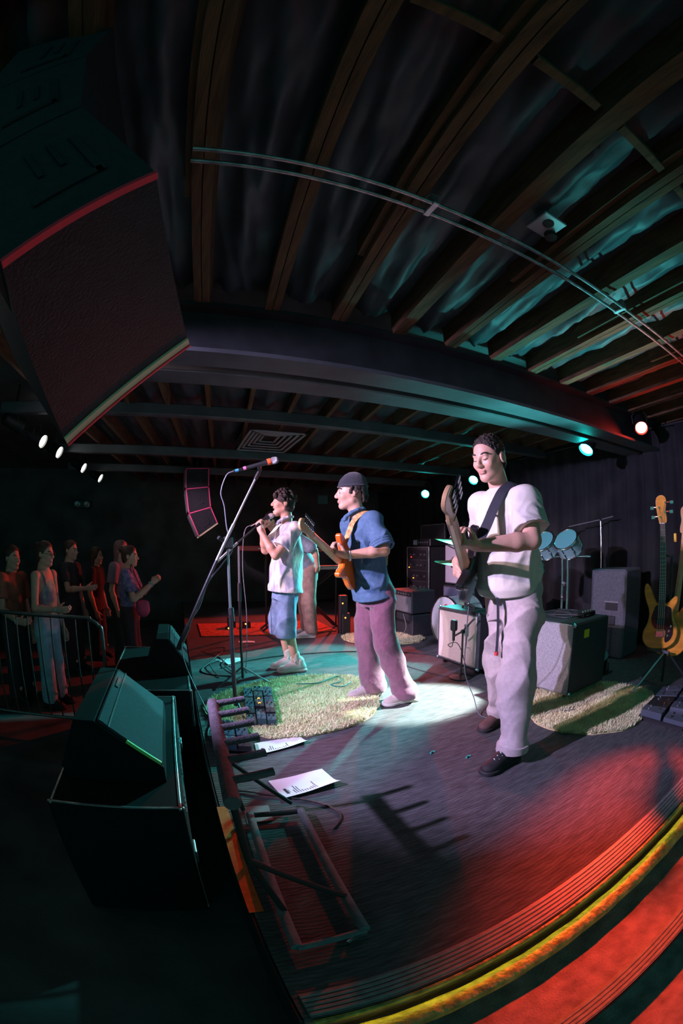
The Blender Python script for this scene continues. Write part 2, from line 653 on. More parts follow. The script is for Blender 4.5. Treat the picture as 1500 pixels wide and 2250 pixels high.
for i, x in enumerate(JX):
    jit = 0.01 * math.sin(i * 3.3)
    skewbox(x - 0.042, 0.040, -1.6, 2.12, 2.56 + jit * 0.3, 2.79).build('joist', m_joist, ceiling)
    skewbox(x + 0.003, 0.040, -1.6 + 0.3 * (i % 2), 2.12, 2.563, 2.79).build('joist', m_joist, ceiling)
    if i % 2 == 0:
        skewbox(x - 0.075, 0.032, -1.2 + 0.2 * (i % 3), 1.3 + 0.1 * (i % 4), 2.60, 2.79).build('joist', m_joist, ceiling)
    skewbox(x - 0.02, 0.040, 2.7, 9.3, 2.56, 2.79).build('joist', m_joist, ceiling)
    crumple(x + 0.04, x + 0.405 - 0.04, -1.6, 2.1, 2.71, i).build('insulation_sheet', m_sheet, ceiling, smooth='all')
    crumple(x + 0.02, x + 0.385, 2.7, 9.3, 2.71, 50 + i, 10, 60).build('insulation_sheet', m_sheet, ceiling, smooth='all')
for k, x in enumerate(JX):
    skewbox(x + 0.06, 0.28, 0.16, 0.20, 2.575, 2.72).build('blocking', m_joist, ceiling)

beam = thing('ceiling_beam', (2.2, 2.2, 2.26), kind='structure')
MB().box((-0.9, 2.10, 2.545), (4.89, 2.30, 2.57)).build('top_flange', m_steel, beam)
MB().box((-0.9, 2.19, 2.275), (4.89, 2.21, 2.545)).build('web', m_steel, beam)
MB().box((-0.9, 2.10, 2.25), (4.89, 2.30, 2.275)).build('bottom_flange', m_fascia, beam)
beam2 = thing('ceiling_beam', (2.2, 2.5, 2.26), kind='structure')
MB().bbox((-0.5, 2.40, 2.255), (4.89, 2.62, 2.50), 0.01).build('fascia_board', m_fascia, beam2)
for y, z in ((5.75, 2.42), (7.2, 2.42), (4.05, 2.46)):
    b3 = thing('ceiling_beam', (1.5, y, z), kind='structure')
    MB().bbox((-2.0, y - 0.05, z), (4.85, y + 0.05, z + 0.12), 0.01).build('beam_bar', m_fascia, b3)
done()

pipe = thing('ceiling_pipe_pair', (2.2, 0.97, 2.5), 'pair of thin parallel steel pipes running across the ceiling joists', 'pipe')
m_pipe = mat('worn_steel', (0.42, 0.40, 0.42), 0.38, metal=0.85, var=0.35, vscale=25)
for y in (0.945, 1.005):
    MB().tube([(x, y, 2.505 + 0.002 * math.sin(x * 5)) for x in np.linspace(-0.14, 4.88, 40)], 0.0095, 10).build('pipe', m_pipe, pipe, smooth=True)
for x in (0.76, 2.05, 3.4):
    MB().bbox((x - 0.015, 0.93, 2.493), (x + 0.015, 1.02, 2.556), 0.004).build('clamp', m_pipe, pipe)
done()

# black pleated curtain across the back of the stage
m_curtain = mat('black_curtain', (0.010, 0.013, 0.015), 0.95, var=0.3, vscale=5)
cu = thing('stage_curtain', (4.72, 4, 0), 'black pleated stage curtain hanging behind the drums and amplifiers', 'curtain')
ys = np.linspace(-0.6, 9.3, 420)
V, F = [], []
zs = np.linspace(0.02, 2.5, 9)
for z in zs:
    for y in ys:
        a = 0.05 * math.sin(y * 21 + 1.3 * math.sin(y * 3.1)) + 0.025 * math.sin(y * 47 + z)
        V.append((4.74 + a * (1.1 - 0.15 * z) + 0.02 * math.sin(z * 2 + y), y, z))
n = len(ys)
F = [(j * n + i, j * n + i + 1, (j + 1) * n + i + 1, (j + 1) * n + i) for j in range(len(zs) - 1) for i in range(n - 1)]
MB().add(V, F).build('drape', m_curtain, cu, smooth='all')
MB().tube([(4.74, -0.7, 2.52), (4.74, 9.35, 2.52)], 0.016, 8).build('curtain_rail', m_steel, cu)
done()

# ================================================================ stage lamps: each lamp carries its own light
m_can = mat('lamp_housing', (0.012, 0.013, 0.014), 0.5)


def par_lamp(loc, aim, col, watts, angle, disc, estr, label, r=0.085, blend=0.35, hang=2.80, size=0.05, name='stage_lamp', fill=1.0):
    loc, aim = vec(loc), vec(aim)
    d = nrm(aim - loc)
    root = thing(name, loc, label, 'lamp', 'stage lamps')
    MB().lathe([(r * 0.35, -0.24), (r * 0.8, -0.22), (r * 0.92, -0.14), (r, -0.02), (r * 1.12, 0.0), (r * 1.12, 0.018), (r * 1.02, 0.02), (r * 0.99, 0.0), (r * 0.9, -0.015)],
               loc, d, 20).build('housing', m_can, root, smooth=True)
    m = mat('lens_%.2f_%.2f_%.2f_%.0f' % (*disc, estr), disc, 0.3, emit=estr, ecol=disc)
    MB().lathe([(r * 0.93, -0.004), (r * 0.7, 0.006), (r * 0.35, 0.011), (0.002, 0.012)], loc + d * 0.002, d, 24).build('lens', m, root, smooth='all')
    side = nrm(np.cross(d, (0, 0, 1)))
    back = loc - d * 0.1
    top = vec((back[0], back[1], max(back[2] + r + 0.10, back[2] + 0.12)))
    MB().tube([back + side * r * 1.15, back + side * r * 1.2 + (0, 0, 0.5 * (top[2] - back[2])), top + side * r * 0.4, top - side * r * 0.4,
               back - side * r * 1.2 + (0, 0, 0.5 * (top[2] - back[2])), back - side * r * 1.15], 0.008, 6).build('yoke', m_can, root)
    MB().cyl(top, (top[0], top[1], max(hang, top[2] + 0.03)), 0.012, n=8).build('hanger', m_can, root)
    L = bpy.data.lights.new('spot', 'SPOT')
    L.color = col
    L.energy = watts
    L.spot_size = math.radians(angle)
    L.spot_blend = blend
    L.shadow_soft_size = size
    lo = bpy.data.objects.new('bulb', L)
    COL.objects.link(lo)
    lo.parent = root
    lo.location = tuple(d * 0.04)
    lo.rotation_euler = Vector(-d).to_track_quat('Z', 'Y').to_euler()
    done()
    return root


WHITE = (1.0, 0.97, 0.9)
PINK = (1.0, 0.60, 0.88)
LAVENDER = (0.70, 0.55, 1.0)
ROSE = (1.0, 0.66, 0.70)
CYAN = (0.10, 0.85, 0.85)
front = [(-1.75, 4.90, 2.38, 'largest and highest of the four white front lamps above the audience'),
         (-1.70, 5.52, 2.38, 'second of the four white front lamps, just below the hanging speaker corner'),
         (-1.60, 6.70, 2.38, 'third of the four white front lamps above the audience'),
         (-1.50, 7.75, 2.38, 'smallest and farthest of the four white front lamps above the audience')]
for i, (x, y, z, lab) in enumerate(front):
    par_lamp((x, y, z), (1.4, y - 0.5, 0.9), PINK, (60, 60, 40, 40)[i], 46, (1.0, 0.98, 0.88), 12, lab, r=0.08, size=0.06)
# nearest lamps of the same bar beside the frame, after one added unseen lamp
par_lamp((-1.8, 4.2, 2.38), (0.35, 6.95, 1.75), PINK, 380, 17, (1.0, 0.9, 0.95), 9, 'pink front lamp of the bar hidden behind the near loudspeaker', size=0.05, blend=1.0)  # added out of sight to brighten the pink tape of the far loudspeaker
par_lamp((-1.9, 1.85, 2.25), (1.9, 2.3, 0.85), LAVENDER, 850, 56, (1.0, 0.9, 0.95), 9, 'lavender front lamp of the bar beside the near loudspeaker', size=0.035, blend=0.5)
par_lamp((-1.9, 2.16, 2.42), (1.7, 2.5, 1.15), ROSE, 330, 36, (1.0, 0.9, 0.95), 9, 'rose front lamp of the bar above the lavender one', size=0.035, blend=0.5)
par_lamp((-1.8, 3.4, 2.38), (1.1, 4.1, 1.2), PINK, 760, 36, (1.0, 0.9, 0.95), 9, 'rose front lamp of the bar in front of the singer', size=0.05)

par_lamp((4.35, 6.63, 2.20), (1.2, 4.1, 0.5), CYAN, 1900, 31, (0.022, 1.0, 0.93), 50, 'round cyan lamp behind the tuners of the raised bass', r=0.075)
par_lamp((4.05, 4.85, 2.20), (1.2, 3.4, 0.1), CYAN, 900, 36, (0.022, 1.0, 0.90), 50, 'round cyan lamp beside the chin of the bass player', r=0.07)
par_lamp((3.75, 2.55, 2.20), (1.80, 2.75, 0.0), (0.80, 0.98, 0.93), 3600, 19, (0.012, 1.0, 0.95), 70, 'narrow white lamp seen edge-on at the end of the steel beam', r=0.08, blend=0.45, size=0.04)
par_lamp((4.1, 2.0, 2.38), (1.55, 0.45, -0.05), (1.0, 0.05, 0.02), 1800, 24, (1.0, 0.04, 0.025), 45, 'glowing red lamp high on the right against the black curtain', r=0.072, blend=0.9)
par_lamp((3.80, 8.6, 2.34), (1.7, 6.1, 0.7), (1.0, 0.05, 0.03), 800, 56, (1.0, 0.3, 0.2), 3, 'red lamp at the far end of the stage hidden behind the beanie', r=0.07)


def added_uplight(loc, aim, col, watts, angle, label):  # unseen uplights added to put colour on the ceiling and beam
    loc, aim = vec(loc), vec(aim)
    d = nrm(aim - loc)
    root = thing('added_uplight', (loc[0], loc[1], 0), label, 'lamp', 'floor uplights')
    MB().lathe([(.03, -.16), (.06, -.15), (.068, -.02), (.075, 0), (.075, .012), (.062, .012)], loc, d, 18).build('housing', m_can, root, smooth=True)
    MB().lathe([(.062, 0), (.03, .006), (.002, .007)], loc, d, 18).build('lens', mat('floor_lens_%d' % int(col[0] * 10), col, .3, emit=6, ecol=col), root, smooth='all')
    side = nrm(np.cross(d, (0, 0, 1)))
    for q in (-1, 1):
        MB().tube([loc - d * .08 + side * q * .075, (loc[0] + side[0] * q * .09, loc[1] + side[1] * q * .09, .008)], .008, 6).build('bracket', m_can, root)
    MB().bbox((loc[0] - .1, loc[1] - .1, .001), (loc[0] + .1, loc[1] + .1, .012), .004).build('base_plate', m_can, root)
    L = bpy.data.lights.new('spot', 'SPOT')
    L.color, L.energy, L.spot_size, L.spot_blend, L.shadow_soft_size = col, watts, math.radians(angle), .6, .05
    lo = bpy.data.objects.new('bulb', L)
    COL.objects.link(lo)
    lo.parent = root
    lo.location = tuple(loc + d * .03 - vec((loc[0], loc[1], 0)))
    lo.rotation_euler = Vector(-d).to_track_quat('Z', 'Y').to_euler()
    done()


added_uplight((3.5, 2.2, .16), (2.0, 1.55, 2.65), CYAN, 330, 50, 'cyan uplight on the floor behind the amplifiers')
added_uplight((4.35, 1.0, .16), (3.0, 1.35, 2.6), (1.0, .06, .03), 190, 36, 'red uplight on the floor beside the parked basses')
added_uplight((3.45, 3.55, .16), (2.0, 2.5, 2.25), CYAN, 110, 30, 'cyan uplight on the floor behind the legs of the bass player')

# ================================================================ gear
m_plastic = mat('black_plastic', (0.016, 0.017, 0.019), 0.45)
m_tolex = mat('black_tolex', (0.035, 0.037, 0.042), 0.62, var=0.2, vscale=40, bump=0.4, bscale=220)
m_chrome = mat('chrome', (0.75, 0.76, 0.78), 0.16, metal=1.0)
m_alu = mat('aluminium_edge', (0.45, 0.47, 0.48), 0.42, metal=0.8, var=0.3, vscale=20)
m_grill = mat('speaker_grille', (0.13, 0.14, 0.15), 0.55, metal=0.2, var=0.15, vscale=60, bump=0.6, bscale=420)
m_cloth = mat('cream_grille_cloth', (0.62, 0.56, 0.50), 0.85, var=0.12, vscale=120, bump=0.5, bscale=400)
m_silver = mat('silver_grille_cloth', (0.42, 0.41, 0.44), 0.6, var=0.35, vscale=160, bump=0.6, bscale=350)
m_greycloth = mat('grey_cabinet', (0.20, 0.20, 0.215), 0.7, var=0.2, vscale=40, bump=0.4, bscale=200)
m_rubber = mat('black_rubber', (0.02, 0.02, 0.022), 0.7)
m_foam = mat('grey_foam', (0.13, 0.115, 0.14), 0.9, var=0.25, vscale=40, bump=0.6, bscale=150)
m_paper = mat('paper', (0.82, 0.82, 0.83), 0.8, var=0.04, vscale=6)
m_ink = mat('ink', (0.02, 0.02, 0.03), 0.8)
m_led_o = mat('orange_led', (1.0, 0.35, 0.05), 0.4, emit=6, ecol=(1.0, 0.28, 0.03))
m_led_r = mat('red_led', (1.0, 0.08, 0.03), 0.4, emit=4, ecol=(1.0, 0.06, 0.02))
m_led_w = mat('white_screen', (0.9, 0.95, 0.8), 0.4, emit=2.2, ecol=(0.9, 1.0, 0.75))
m_cable = mat('black_cable', (0.03, 0.033, 0.035), 0.5)


def cable(name, pts, label, r=0.0045, m=None, n=6):
    P = catmull([vec(p) for p in pts], n)
    base = vec(P[0])
    root = MB().tube(P, r, 6)
    ORG[:] = base
    o = root.build(name, m or m_cable, None, smooth='all', label=label, cat='cable', group='cables')
    o.location = tuple(base)
    done()
    return o


# ---------------------------------------------------------------- hanging loudspeakers
m_pa = mat('speaker_cabinet', (0.016, 0.018, 0.024), 0.8, var=0.2, vscale=30, bump=0.3, bscale=150)
m_tape_r = mat('fluorescent_pink_tape', (1.0, 0.10, 0.28), 0.6)
m_tape_red = mat('red_tape', (0.85, 0.03, 0.06), 0.6)
m_tape_y = mat('cream_tape', (0.80, 0.72, 0.45), 0.6)


def array(name, label, boxes, y0, y1, tape, dl=(0, 0), dr=(0, 0)):
    cx = np.mean([p[0] for b in boxes for p in b])
    root = thing(name, (cx, (y0 + y1) / 2, min(p[1] for b in boxes for p in b)), label, 'loudspeaker', 'hanging loudspeakers')
    for bi, (bl, br, tr, tl) in enumerate(boxes):
        V = [(p[0], y0, p[1]) for p in (bl, br, tr, tl)] + [(p[0] + q[0], y1, p[1] + q[1]) for p, q in ((bl, dl), (br, dr), (tr, dr), (tl, dl))]
        cab = MB().add(V, [(0, 1, 2, 3), (7, 6, 5, 4), (0, 4, 5, 1), (1, 5, 6, 2), (2, 6, 7, 3), (3, 7, 4, 0)]).build('cabinet', m_pa, root)
        # grille on the audience side, inset panels and a grip on the side
        bl, br, tr, tl = map(vec, (bl, br, tr, tl))
        nf = nrm(((bl - br) + (tl - tr)) / 2)
        g = [(bl + (tl - bl) * 0.06 + nf * d, y) for d in (0, 0.02) for y in (y0 + 0.02, y1 - 0.02)] + [(tl + (bl - tl) * 0.06 + nf * d, y) for d in (0, 0.02) for y in (y0 + 0.02, y1 - 0.02)]
        V = [(p[0], y, p[1]) for p, y in g]
        MB().add(V, [(0, 4, 5, 1), (2, 3, 7, 6), (0, 1, 3, 2), (4, 6, 7, 5), (0, 2, 6, 4), (1, 5, 7, 3)]).build('front_grille', m_grill, cab)
        c = (bl + br + tl + tr) / 4
        ex, ez = nrm(br - bl), nrm(tl - bl)
        for a0, a1, b0, b1 in ((-0.05, 0.07, -0.10, -0.085), (0.06, 0.075, -0.1, 0.05), (-0.02, -0.01, -0.03, 0.07), (0.02, 0.03, -0.03, 0.06)):
            q = [c + ex * a + ez * b for a, b in ((a0, b0), (a1, b0), (a1, b1), (a0, b1))]
            V = [(p[0], y, p[1]) for y in (y0 - 0.006, y0 + 0.002) for p in q]
            MB().add(V, [(0, 1, 2, 3), (7, 6, 5, 4), (0, 4, 5, 1), (1, 5, 6, 2), (2, 6, 7, 3), (3, 7, 4, 0)]).build('side_rib', m_steel, cab)

        def strip(p, q, w, m, nm, off=0.0):
            p, q = vec(p), vec(q)
            t = nrm(q - p)
            nn = vec((-t[1], t[0]))
            if nn @ (c - p) < 0:
                nn = -nn
            P4 = [p + nn * off, q + nn * off, q + nn * (off + w), p + nn * (off + w)]
            V = [(a[0], y, a[1]) for y in (y0 - 0.008, y0 + 0.001) for a in P4]
            MB().add(V, [(0, 1, 2, 3), (7, 6, 5, 4), (0, 4, 5, 1), (1, 5, 6, 2), (2, 6, 7, 3), (3, 7, 4, 0)]).build(nm, m, cab)
        if tape == 'side':
            strip(bl, tl, 0.016, m_tape_r, 'edge_tape')
            strip(br, tr, 0.016, m_tape_r, 'edge_tape')
            strip(tl, tr, 0.016, m_tape_r, 'edge_tape')
            if bi == 0:
                strip(bl + nf * 0.03, br, 0.024, m_tape_y, 'bottom_tape', -0.012)
        elif bi == 0:
            # tape along the two long edges of the underside
            dn = nrm(vec((ex[1], -ex[0])))
            for ya, yb, m, nm, th in ((y0 - 0.004, y0 + 0.010, m_tape_red, 'edge_tape', 0.006), (y1 - 0.03, y1 - 0.002, m_tape_y, 'bottom_tape', 0.006), (y1 - 0.002, y1 + 0.006, m_tape_red, 'edge_tape', 0.010)):
                V = []
                for y in (ya, yb):
                    t = (y - y0) / (y1 - y0)
                    b_, r_ = bl + vec(dl) * t, br + vec(dr) * t
                    V += [(p[0], y, p[1]) for p in (b_ + dn * th, r_ + dn * th, r_ - dn * 0.001, b_ - dn * 0.001)]
                MB().add(V, [(0, 1, 2, 3), (7, 6, 5, 4), (0, 4, 5, 1), (1, 5, 6, 2), (2, 6, 7, 3), (3, 7, 4, 0)]).build(nm, m, cab)
    top = vec(boxes[-1][2]) * 0.5 + vec(boxes[-1][3]) * 0.5
    for y in (y0 + 0.08, y1 - 0.08):
        MB().cyl((top[0], y, top[1] - 0.05), (top[0], y, 2.72), 0.012, n=8).build('hanging_chain', m_steel, root)
    done()
    return root


array('hanging_loudspeaker', 'large dark hanging loudspeaker close by at the upper left with red and cream taped edges',
      [((-0.30, 1.605), (-0.11, 1.78), (-0.33, 2.02), (-0.52, 1.85)), ((-0.525, 1.855), (-0.335, 2.025), (-0.46, 2.34), (-0.70, 2.20)),
       ((-0.705, 2.205), (-0.465, 2.345), (-0.50, 2.62), (-0.78, 2.54))], 0.455, 1.055, 'under', (-0.006, -0.115), (0.10, -0.005))
array('hanging_loudspeaker', 'distant curved hanging loudspeaker outlined in pink tape left of the singer',
      [((0.35, 1.365), (0.66, 1.595), (0.54, 1.855), (0.175, 1.74)), ((0.175, 1.745), (0.54, 1.86), (0.50, 2.18), (0.115, 2.13)),
       ((0.115, 2.135), (0.50, 2.185), (0.49, 2.48), (0.10, 2.46))], 6.9, 7.5, 'side')

# ---------------------------------------------------------------- subwoofers and wedges in front of the stage


def speaker_block(lo, hi, label, vents=True):
    lo, hi = vec(lo), vec(hi)
    root = thing('subwoofer', ((lo[0] + hi[0]) / 2, (lo[1] + hi[1]) / 2, lo[2]), label, 'loudspeaker', 'subwoofers before the stage')
    MB().bbox(lo, hi, 0.012).build('cabinet', mat('sub_black', (0.010, 0.011, 0.012), 0.9, spec=0.15), root)
    for y in (lo[1] + 0.01, hi[1] - 0.022):
        MB().bbox((lo[0], y, hi[2] - 0.006), (hi[0], y + 0.012, hi[2] + 0.003), 0.002).build('metal_edge', m_alu, root)
        MB().bbox((hi[0] - 0.006, y, lo[2] + 0.02), (hi[0] + 0.003, y + 0.012, hi[2]), 0.002).build('metal_edge', m_alu, root)
    for x in (lo[0] + 0.01, hi[0] - 0.02):
        MB().bbox((x, lo[1], hi[2] - 0.006), (x + 0.012, hi[1], hi[2] + 0.003), 0.002).build('metal_edge', m_alu, root)
    MB().bbox((hi[0] - 0.004, lo[1], lo[2] + 0.03), (hi[0] + 0.004, hi[1], lo[2] + 0.05), 0.002).build('metal_edge', m_alu, root)
    if vents:
        for j in range(3):
            for i in range(4):
                yy = lo[1] + 0.25 + j * 0.32
                MB().box((hi[0] - 0.001, yy, hi[2] - 0.2 + i * 0.03), (hi[0] + 0.005, yy + 0.2, hi[2] - 0.19 + i * 0.03)).build('vent_slat', m_alu, root)
        for yy in (lo[1] + 0.06, hi[1] - 0.14):
            MB().bbox((hi[0] - 0.002, yy, hi[2] - 0.36), (hi[0] + 0.012, yy + 0.1, hi[2] - 0.29), 0.004).build('latch', m_alu, root)
    done()


speaker_block((-0.62, 1.40, FLOOR_Z), (-0.06, 2.74, 0.25), 'long black subwoofer case with metal edges under the near floor monitor')
speaker_block((-0.56, 2.84, FLOOR_Z), (0.06, 4.15, 0.25), 'black subwoofer case with metal edges under the farther floor monitor', False)


def wedge(y0, y1, xf, xb, zb, label, stripe=False):
    root = thing('floor_monitor', ((xf + xb) / 2, (y0 + y1) / 2, zb), label, 'monitor', 'floor monitors')
    prof = [(xf, zb), (xf, zb + 0.075), (xb + 0.03, zb + 0.29), (xb - 0.06, zb + 0.29), (xb - 0.16, zb + 0.06), (xb - 0.14, zb)]
    n = len(prof)
    V = [(p[0], y, p[1]) for y in (y0, y1) for p in prof]
    F = [tuple(range(n)), tuple(range(2 * n - 1, n - 1, -1))] + [(i, i + n, (i + 1) % n + n, (i + 1) % n) for i in range(n)]
    MB().add(V, F).build('cabinet', MATS['sub_black'], root)
    a, b = vec((xf, zb + 0.075)), vec((xb + 0.03, zb + 0.29))
    t = nrm(b - a)
    nn = vec((t[1], -t[0]))
    if nn[1] < 0:
        nn = -nn
    L = np.linalg.norm(b - a)
    R = np.array([(t[0], 0, nn[0]), (0, 1, 0), (t[1], 0, nn[1])])
    gr = MB().bbox((0.012, y0 + 0.012, -0.004), (L - 0.012, y1 - 0.012, 0.014), 0.006, R, (a[0], 0, a[1])).build('grille', mat('wedge_grille', (0.035, 0.05, 0.06), 0.75, spec=0.25, var=0.12, vscale=60, bump=0.5, bscale=500), root)
    MB().bbox((L - 0.05, y1 - 0.30, 0.012), (L - 0.03, y1 - 0.16, 0.02), 0.003, R, (a[0], 0, a[1])).build('badge', m_steel, gr)
    MB().bbox((L - 0.07, y0 + 0.005, 0.012), (L - 0.06, y1 - 0.005, 0.018), 0.002, R, (a[0], 0, a[1])).build('grille_seam', m_steel, gr)
    if stripe:
        MB().bbox((0.02, y0 - 0.002, 0.002), (L * 0.55, y0 + 0.012, 0.017), 0.002, R, (a[0], 0, a[1])).build('green_stripe', mat('green_stripe', (0.35, 0.75, 0.2), 0.5), root)
    done()


wedge(1.62, 2.40, -0.12, -0.42, 0.25, 'large floor monitor wedge with teal lit grille at the lower left', True)
wedge(3.20, 3.82, 0.06, -0.12, 0.25, 'smaller floor monitor wedge farther along the stage edge behind the boom pole')

# orange strip on the front edge of the stage
m_orange = mat('orange_strip', (0.75, 0.16, 0.02), 0.7, var=0.2, vscale=30)
o = MB().box((0.084, 1.02, 0.0), (0.135, 1.76, 0.0025)).build('edge_strip', m_orange, None, label='orange tape strip along the front edge of the stage below the guitar rack', cat='tape')

# ---------------------------------------------------------------- guitar rack
gr = thing('guitar_rack', (0.28, 1.2, 0), 'empty multi guitar rack with grey foam padded bar and fingers at the stage edge', 'rack')
MB().tube([(0.12, 1.72, 0.585), (0.088, 0.95, 0.585)], 0.024, 12).build('top_bar', m_foam, gr, smooth=True)
for i in range(6):
    t = 0.03 + i * 0.165
    y = 1.72 - 0.77 * t
    x = 0.12 - 0.032 * t
    MB().tube([(x, y, 0.590), (x + 0.06, y + 0.004, 0.596), (x + 0.135, y + 0.01, 0.604)], [0.013, 0.0135, 0.0135], 10).build('divider', m_foam, gr, smooth=True)
for y in (1.68, 0.97):
    x = 0.12 if y > 1 else 0.09
    MB().tube([(x, y, 0.585), (x + 0.02, y, 0.34), (0.20, y, 0.03)], 0.011, 8).build('leg', m_rubber, gr, smooth=True)
    MB().tube([(x + 0.02, y, 0.34), (0.43, y + 0.01, 0.03)], 0.011, 8).build('leg', m_rubber, gr, smooth=True)
m_teal_foam = mat('blue_grey_foam', (0.16, 0.18, 0.20), 0.85, var=0.2, vscale=30, bump=0.4, bscale=120)
MB().tube([(0.45, 1.60, 0.04), (0.40, 0.80, 0.04)], 0.019, 10).build('base_bar', m_teal_foam, gr, smooth=True)
MB().tube([(0.22, 1.62, 0.04), (0.18, 0.79, 0.04)], 0.019, 10).build('base_bar', m_teal_foam, gr, smooth=True)
MB().tube([(0.40, 0.80, 0.035), (0.18, 0.79, 0.035)], 0.013, 8).build('cross_bar', m_teal_foam, gr, smooth=True)
MB().tube([(0.45, 1.60, 0.035), (0.22, 1.62, 0.035)], 0.013, 8).build('cross_bar', m_rubber, gr, smooth=True)
done()

# ---------------------------------------------------------------- microphone stands


def microphone(root, tail, head, ring=None, blue=False):
    tail, head = vec(tail), vec(head)
    d = nrm(head - tail)
    L = np.linalg.norm(head - tail)
    hb = head - d * 0.055
    MB().lathe([(0.011, 0), (0.013, 0.01), (0.016, L * 0.5), (0.021, L - 0.06), (0.021, L - 0.055)], tail, d, 14).build('handle', m_plastic, root, smooth=True)
    g = MB().lathe([(0.0215, 0.0), (0.026, 0.012), (0.027, 0.024), (0.024, 0.042), (0.015, 0.052), (0.002, 0.055)], hb, d, 16).build('grille_head', mat('mic_mesh', (0.55, 0.55, 0.58), 0.35, metal=0.7, bump=0.8, bscale=900), root, smooth=True)
    if ring:
        MB().lathe([(0.0235, -0.028), (0.024, -0.026), (0.024, -0.004), (0.0235, -0.002)], hb, d, 16).build('colour_band', ring, root, smooth=True)
    MB().lathe([(0.009, -0.075), (0.0105, -0.07), (0.0105, 0.004), (0.009, 0.006)], tail, d, 12).build('connector', m_chrome if not blue else m_plastic, root, smooth=True)
    if blue:
        MB().lathe([(0.0112, -0.06), (0.0112, -0.035)], tail, d, 12).build('blue_band', mat('blue_tape', (0.05, 0.35, 0.65), 0.5), root)
        MB().lathe([(0.0135, 0.0), (0.0138, 0.02)], tail, d, 12).build('pink_band', mat('pink_tape', (0.9, 0.2, 0.4), 0.5), root)


m_black_metal = mat('black_metal', (0.045, 0.045, 0.05), 0.38, metal=0.5)
m_tube = mat('satin_tube', (0.50, 0.49, 0.53), 0.33, metal=0.85)
st = thing('microphone_stand', (0.385, 3.03, 0), 'tall boom microphone stand slanting up to the left with a raised vocal microphone', 'mic stand')
MB().tube([(0.385, 3.03, 0.05), (0.38, 3.05, 0.75)], 0.0155, 12).build('lower_pole', m_black_metal, st, smooth=True)
MB().tube([(0.38, 3.05, 0.75), (0.365, 3.05, 1.25)], 0.010, 10).build('upper_pole', m_tube, st, smooth=True)
MB().tube([(0.39, 3.055, 0.70), (0.383, 3.055, 0.80)], 0.021, 12).build('height_clutch', m_rubber, st, smooth=True)
for a in (1.75, 3.3, 4.85):
    MB().tube([(0.385, 3.03, 0.12), (0.385 + 0.22 * math.cos(a), 3.03 + 0.22 * math.sin(a), 0.015)], 0.009, 8).build('leg', m_black_metal, st, smooth=True)
    MB().sphere((0.385 + 0.22 * math.cos(a), 3.03 + 0.22 * math.sin(a), 0.014), 0.014, 8).build('rubber_foot', m_rubber, st, smooth=True)
b0, b1 = vec((-0.012, 3.04, 0.50)), vec((0.575, 2.985, 1.78))
bd = b1 - b0
MB().tube([b0, b0 + bd * 0.14], 0.020, 12).build('counterweight', m_rubber, st, smooth=True)
MB().tube([b0 + bd * 0.13, b0 + bd * 0.5], 0.013, 10).build('boom_tube', m_black_metal, st, smooth=True)
MB().tube([b0 + bd * 0.48, b0 + bd * 0.70], 0.0125, 10).build('boom_sleeve', m_tube, st, smooth=True)
MB().tube([b0 + bd * 0.66, b1], 0.0085, 10).build('boom_arm', m_tube, st, smooth=True)
MB().tube([b0 + bd * 0.95, b1 + nrm(bd) * 0.015], 0.014, 10).build('clip_joint', m_plastic, st, smooth=True)
MB().cyl((0.345, 3.02, 1.27), (0.29, 2.99, 1.30), 0.014, n=10).build('boom_knob', m_rubber, st, smooth=True)
MB().bbox((0.33, 3.0, 1.22), (0.40, 3.08, 1.31), 0.012).build('swivel', m_plastic, st)
mt, mh = vec((0.42, 2.97, 1.775)), vec((0.70, 2.93, 1.86))
MB().tube([b1, (mt + mh) / 2 - vec((0, 0, 0.004))], [0.013, 0.02], 10).build('mic_clip', m_plastic, st, smooth=True)
done()
mi = thing('microphone', mt, 'raised vocal microphone with orange band and silver grille clipped to the tall boom', 'microphone')
microphone(mi, mt + (mh - mt) * 0.12, mh, mat('orange_band', (0.95, 0.12, 0.03), 0.5), True)
done()
p = mt - (mh - mt) * 0.12
cable('microphone_cable', [p, p + (-0.05, 0.0, -0.03), p + (-0.085, 0.01, -0.15), (0.33, 3.0, 1.52), (0.355, 3.02, 1.36), (0.40, 3.06, 1.22), (0.33, 3.05, 1.12), (0.22, 3.04, 0.98), (0.15, 3.04, 0.8), (0.05, 3.03, 0.66), (0.02, 3.0, 0.45), (0.15, 2.85, 0.1), (0.2, 2.7, 0.01)],
      'pale microphone cable looping down along the slanting boom', 0.0045, mat('grey_cable', (0.22, 0.22, 0.27), 0.45))

s2 = thing('microphone_stand', (0.55, 3.71, 0), 'thin straight boom stand with empty clip right in front of the singer', 'mic stand')
MB().tube([(0.55, 3.71, 0.05), (0.545, 3.71, 0.85)], 0.012, 10).build('lower_pole', m_black_metal, s2, smooth=True)
MB().tube([(0.545, 3.71, 0.80), (0.54, 3.71, 1.24)], 0.0085, 10).build('upper_pole', m_tube, s2, smooth=True)
MB().tube([(0.545, 3.71, 0.76), (0.545, 3.71, 0.92)], 0.017, 10).build('height_clutch', m_rubber, s2, smooth=True)
MB().tube([(0.34, 3.73, 1.09), (0.53, 3.71, 1.27)], 0.011, 10).build('boom_tube', m_tube, s2, smooth=True)
MB().tube([(0.50, 3.71, 1.245), (0.70, 3.69, 1.42)], 0.0075, 10).build('boom_arm', m_black_metal, s2, smooth=True)
MB().tube([(0.69, 3.69, 1.412), (0.725, 3.69, 1.44)], [0.011, 0.016], 10).build('mic_clip', m_plastic, s2, smooth=True)
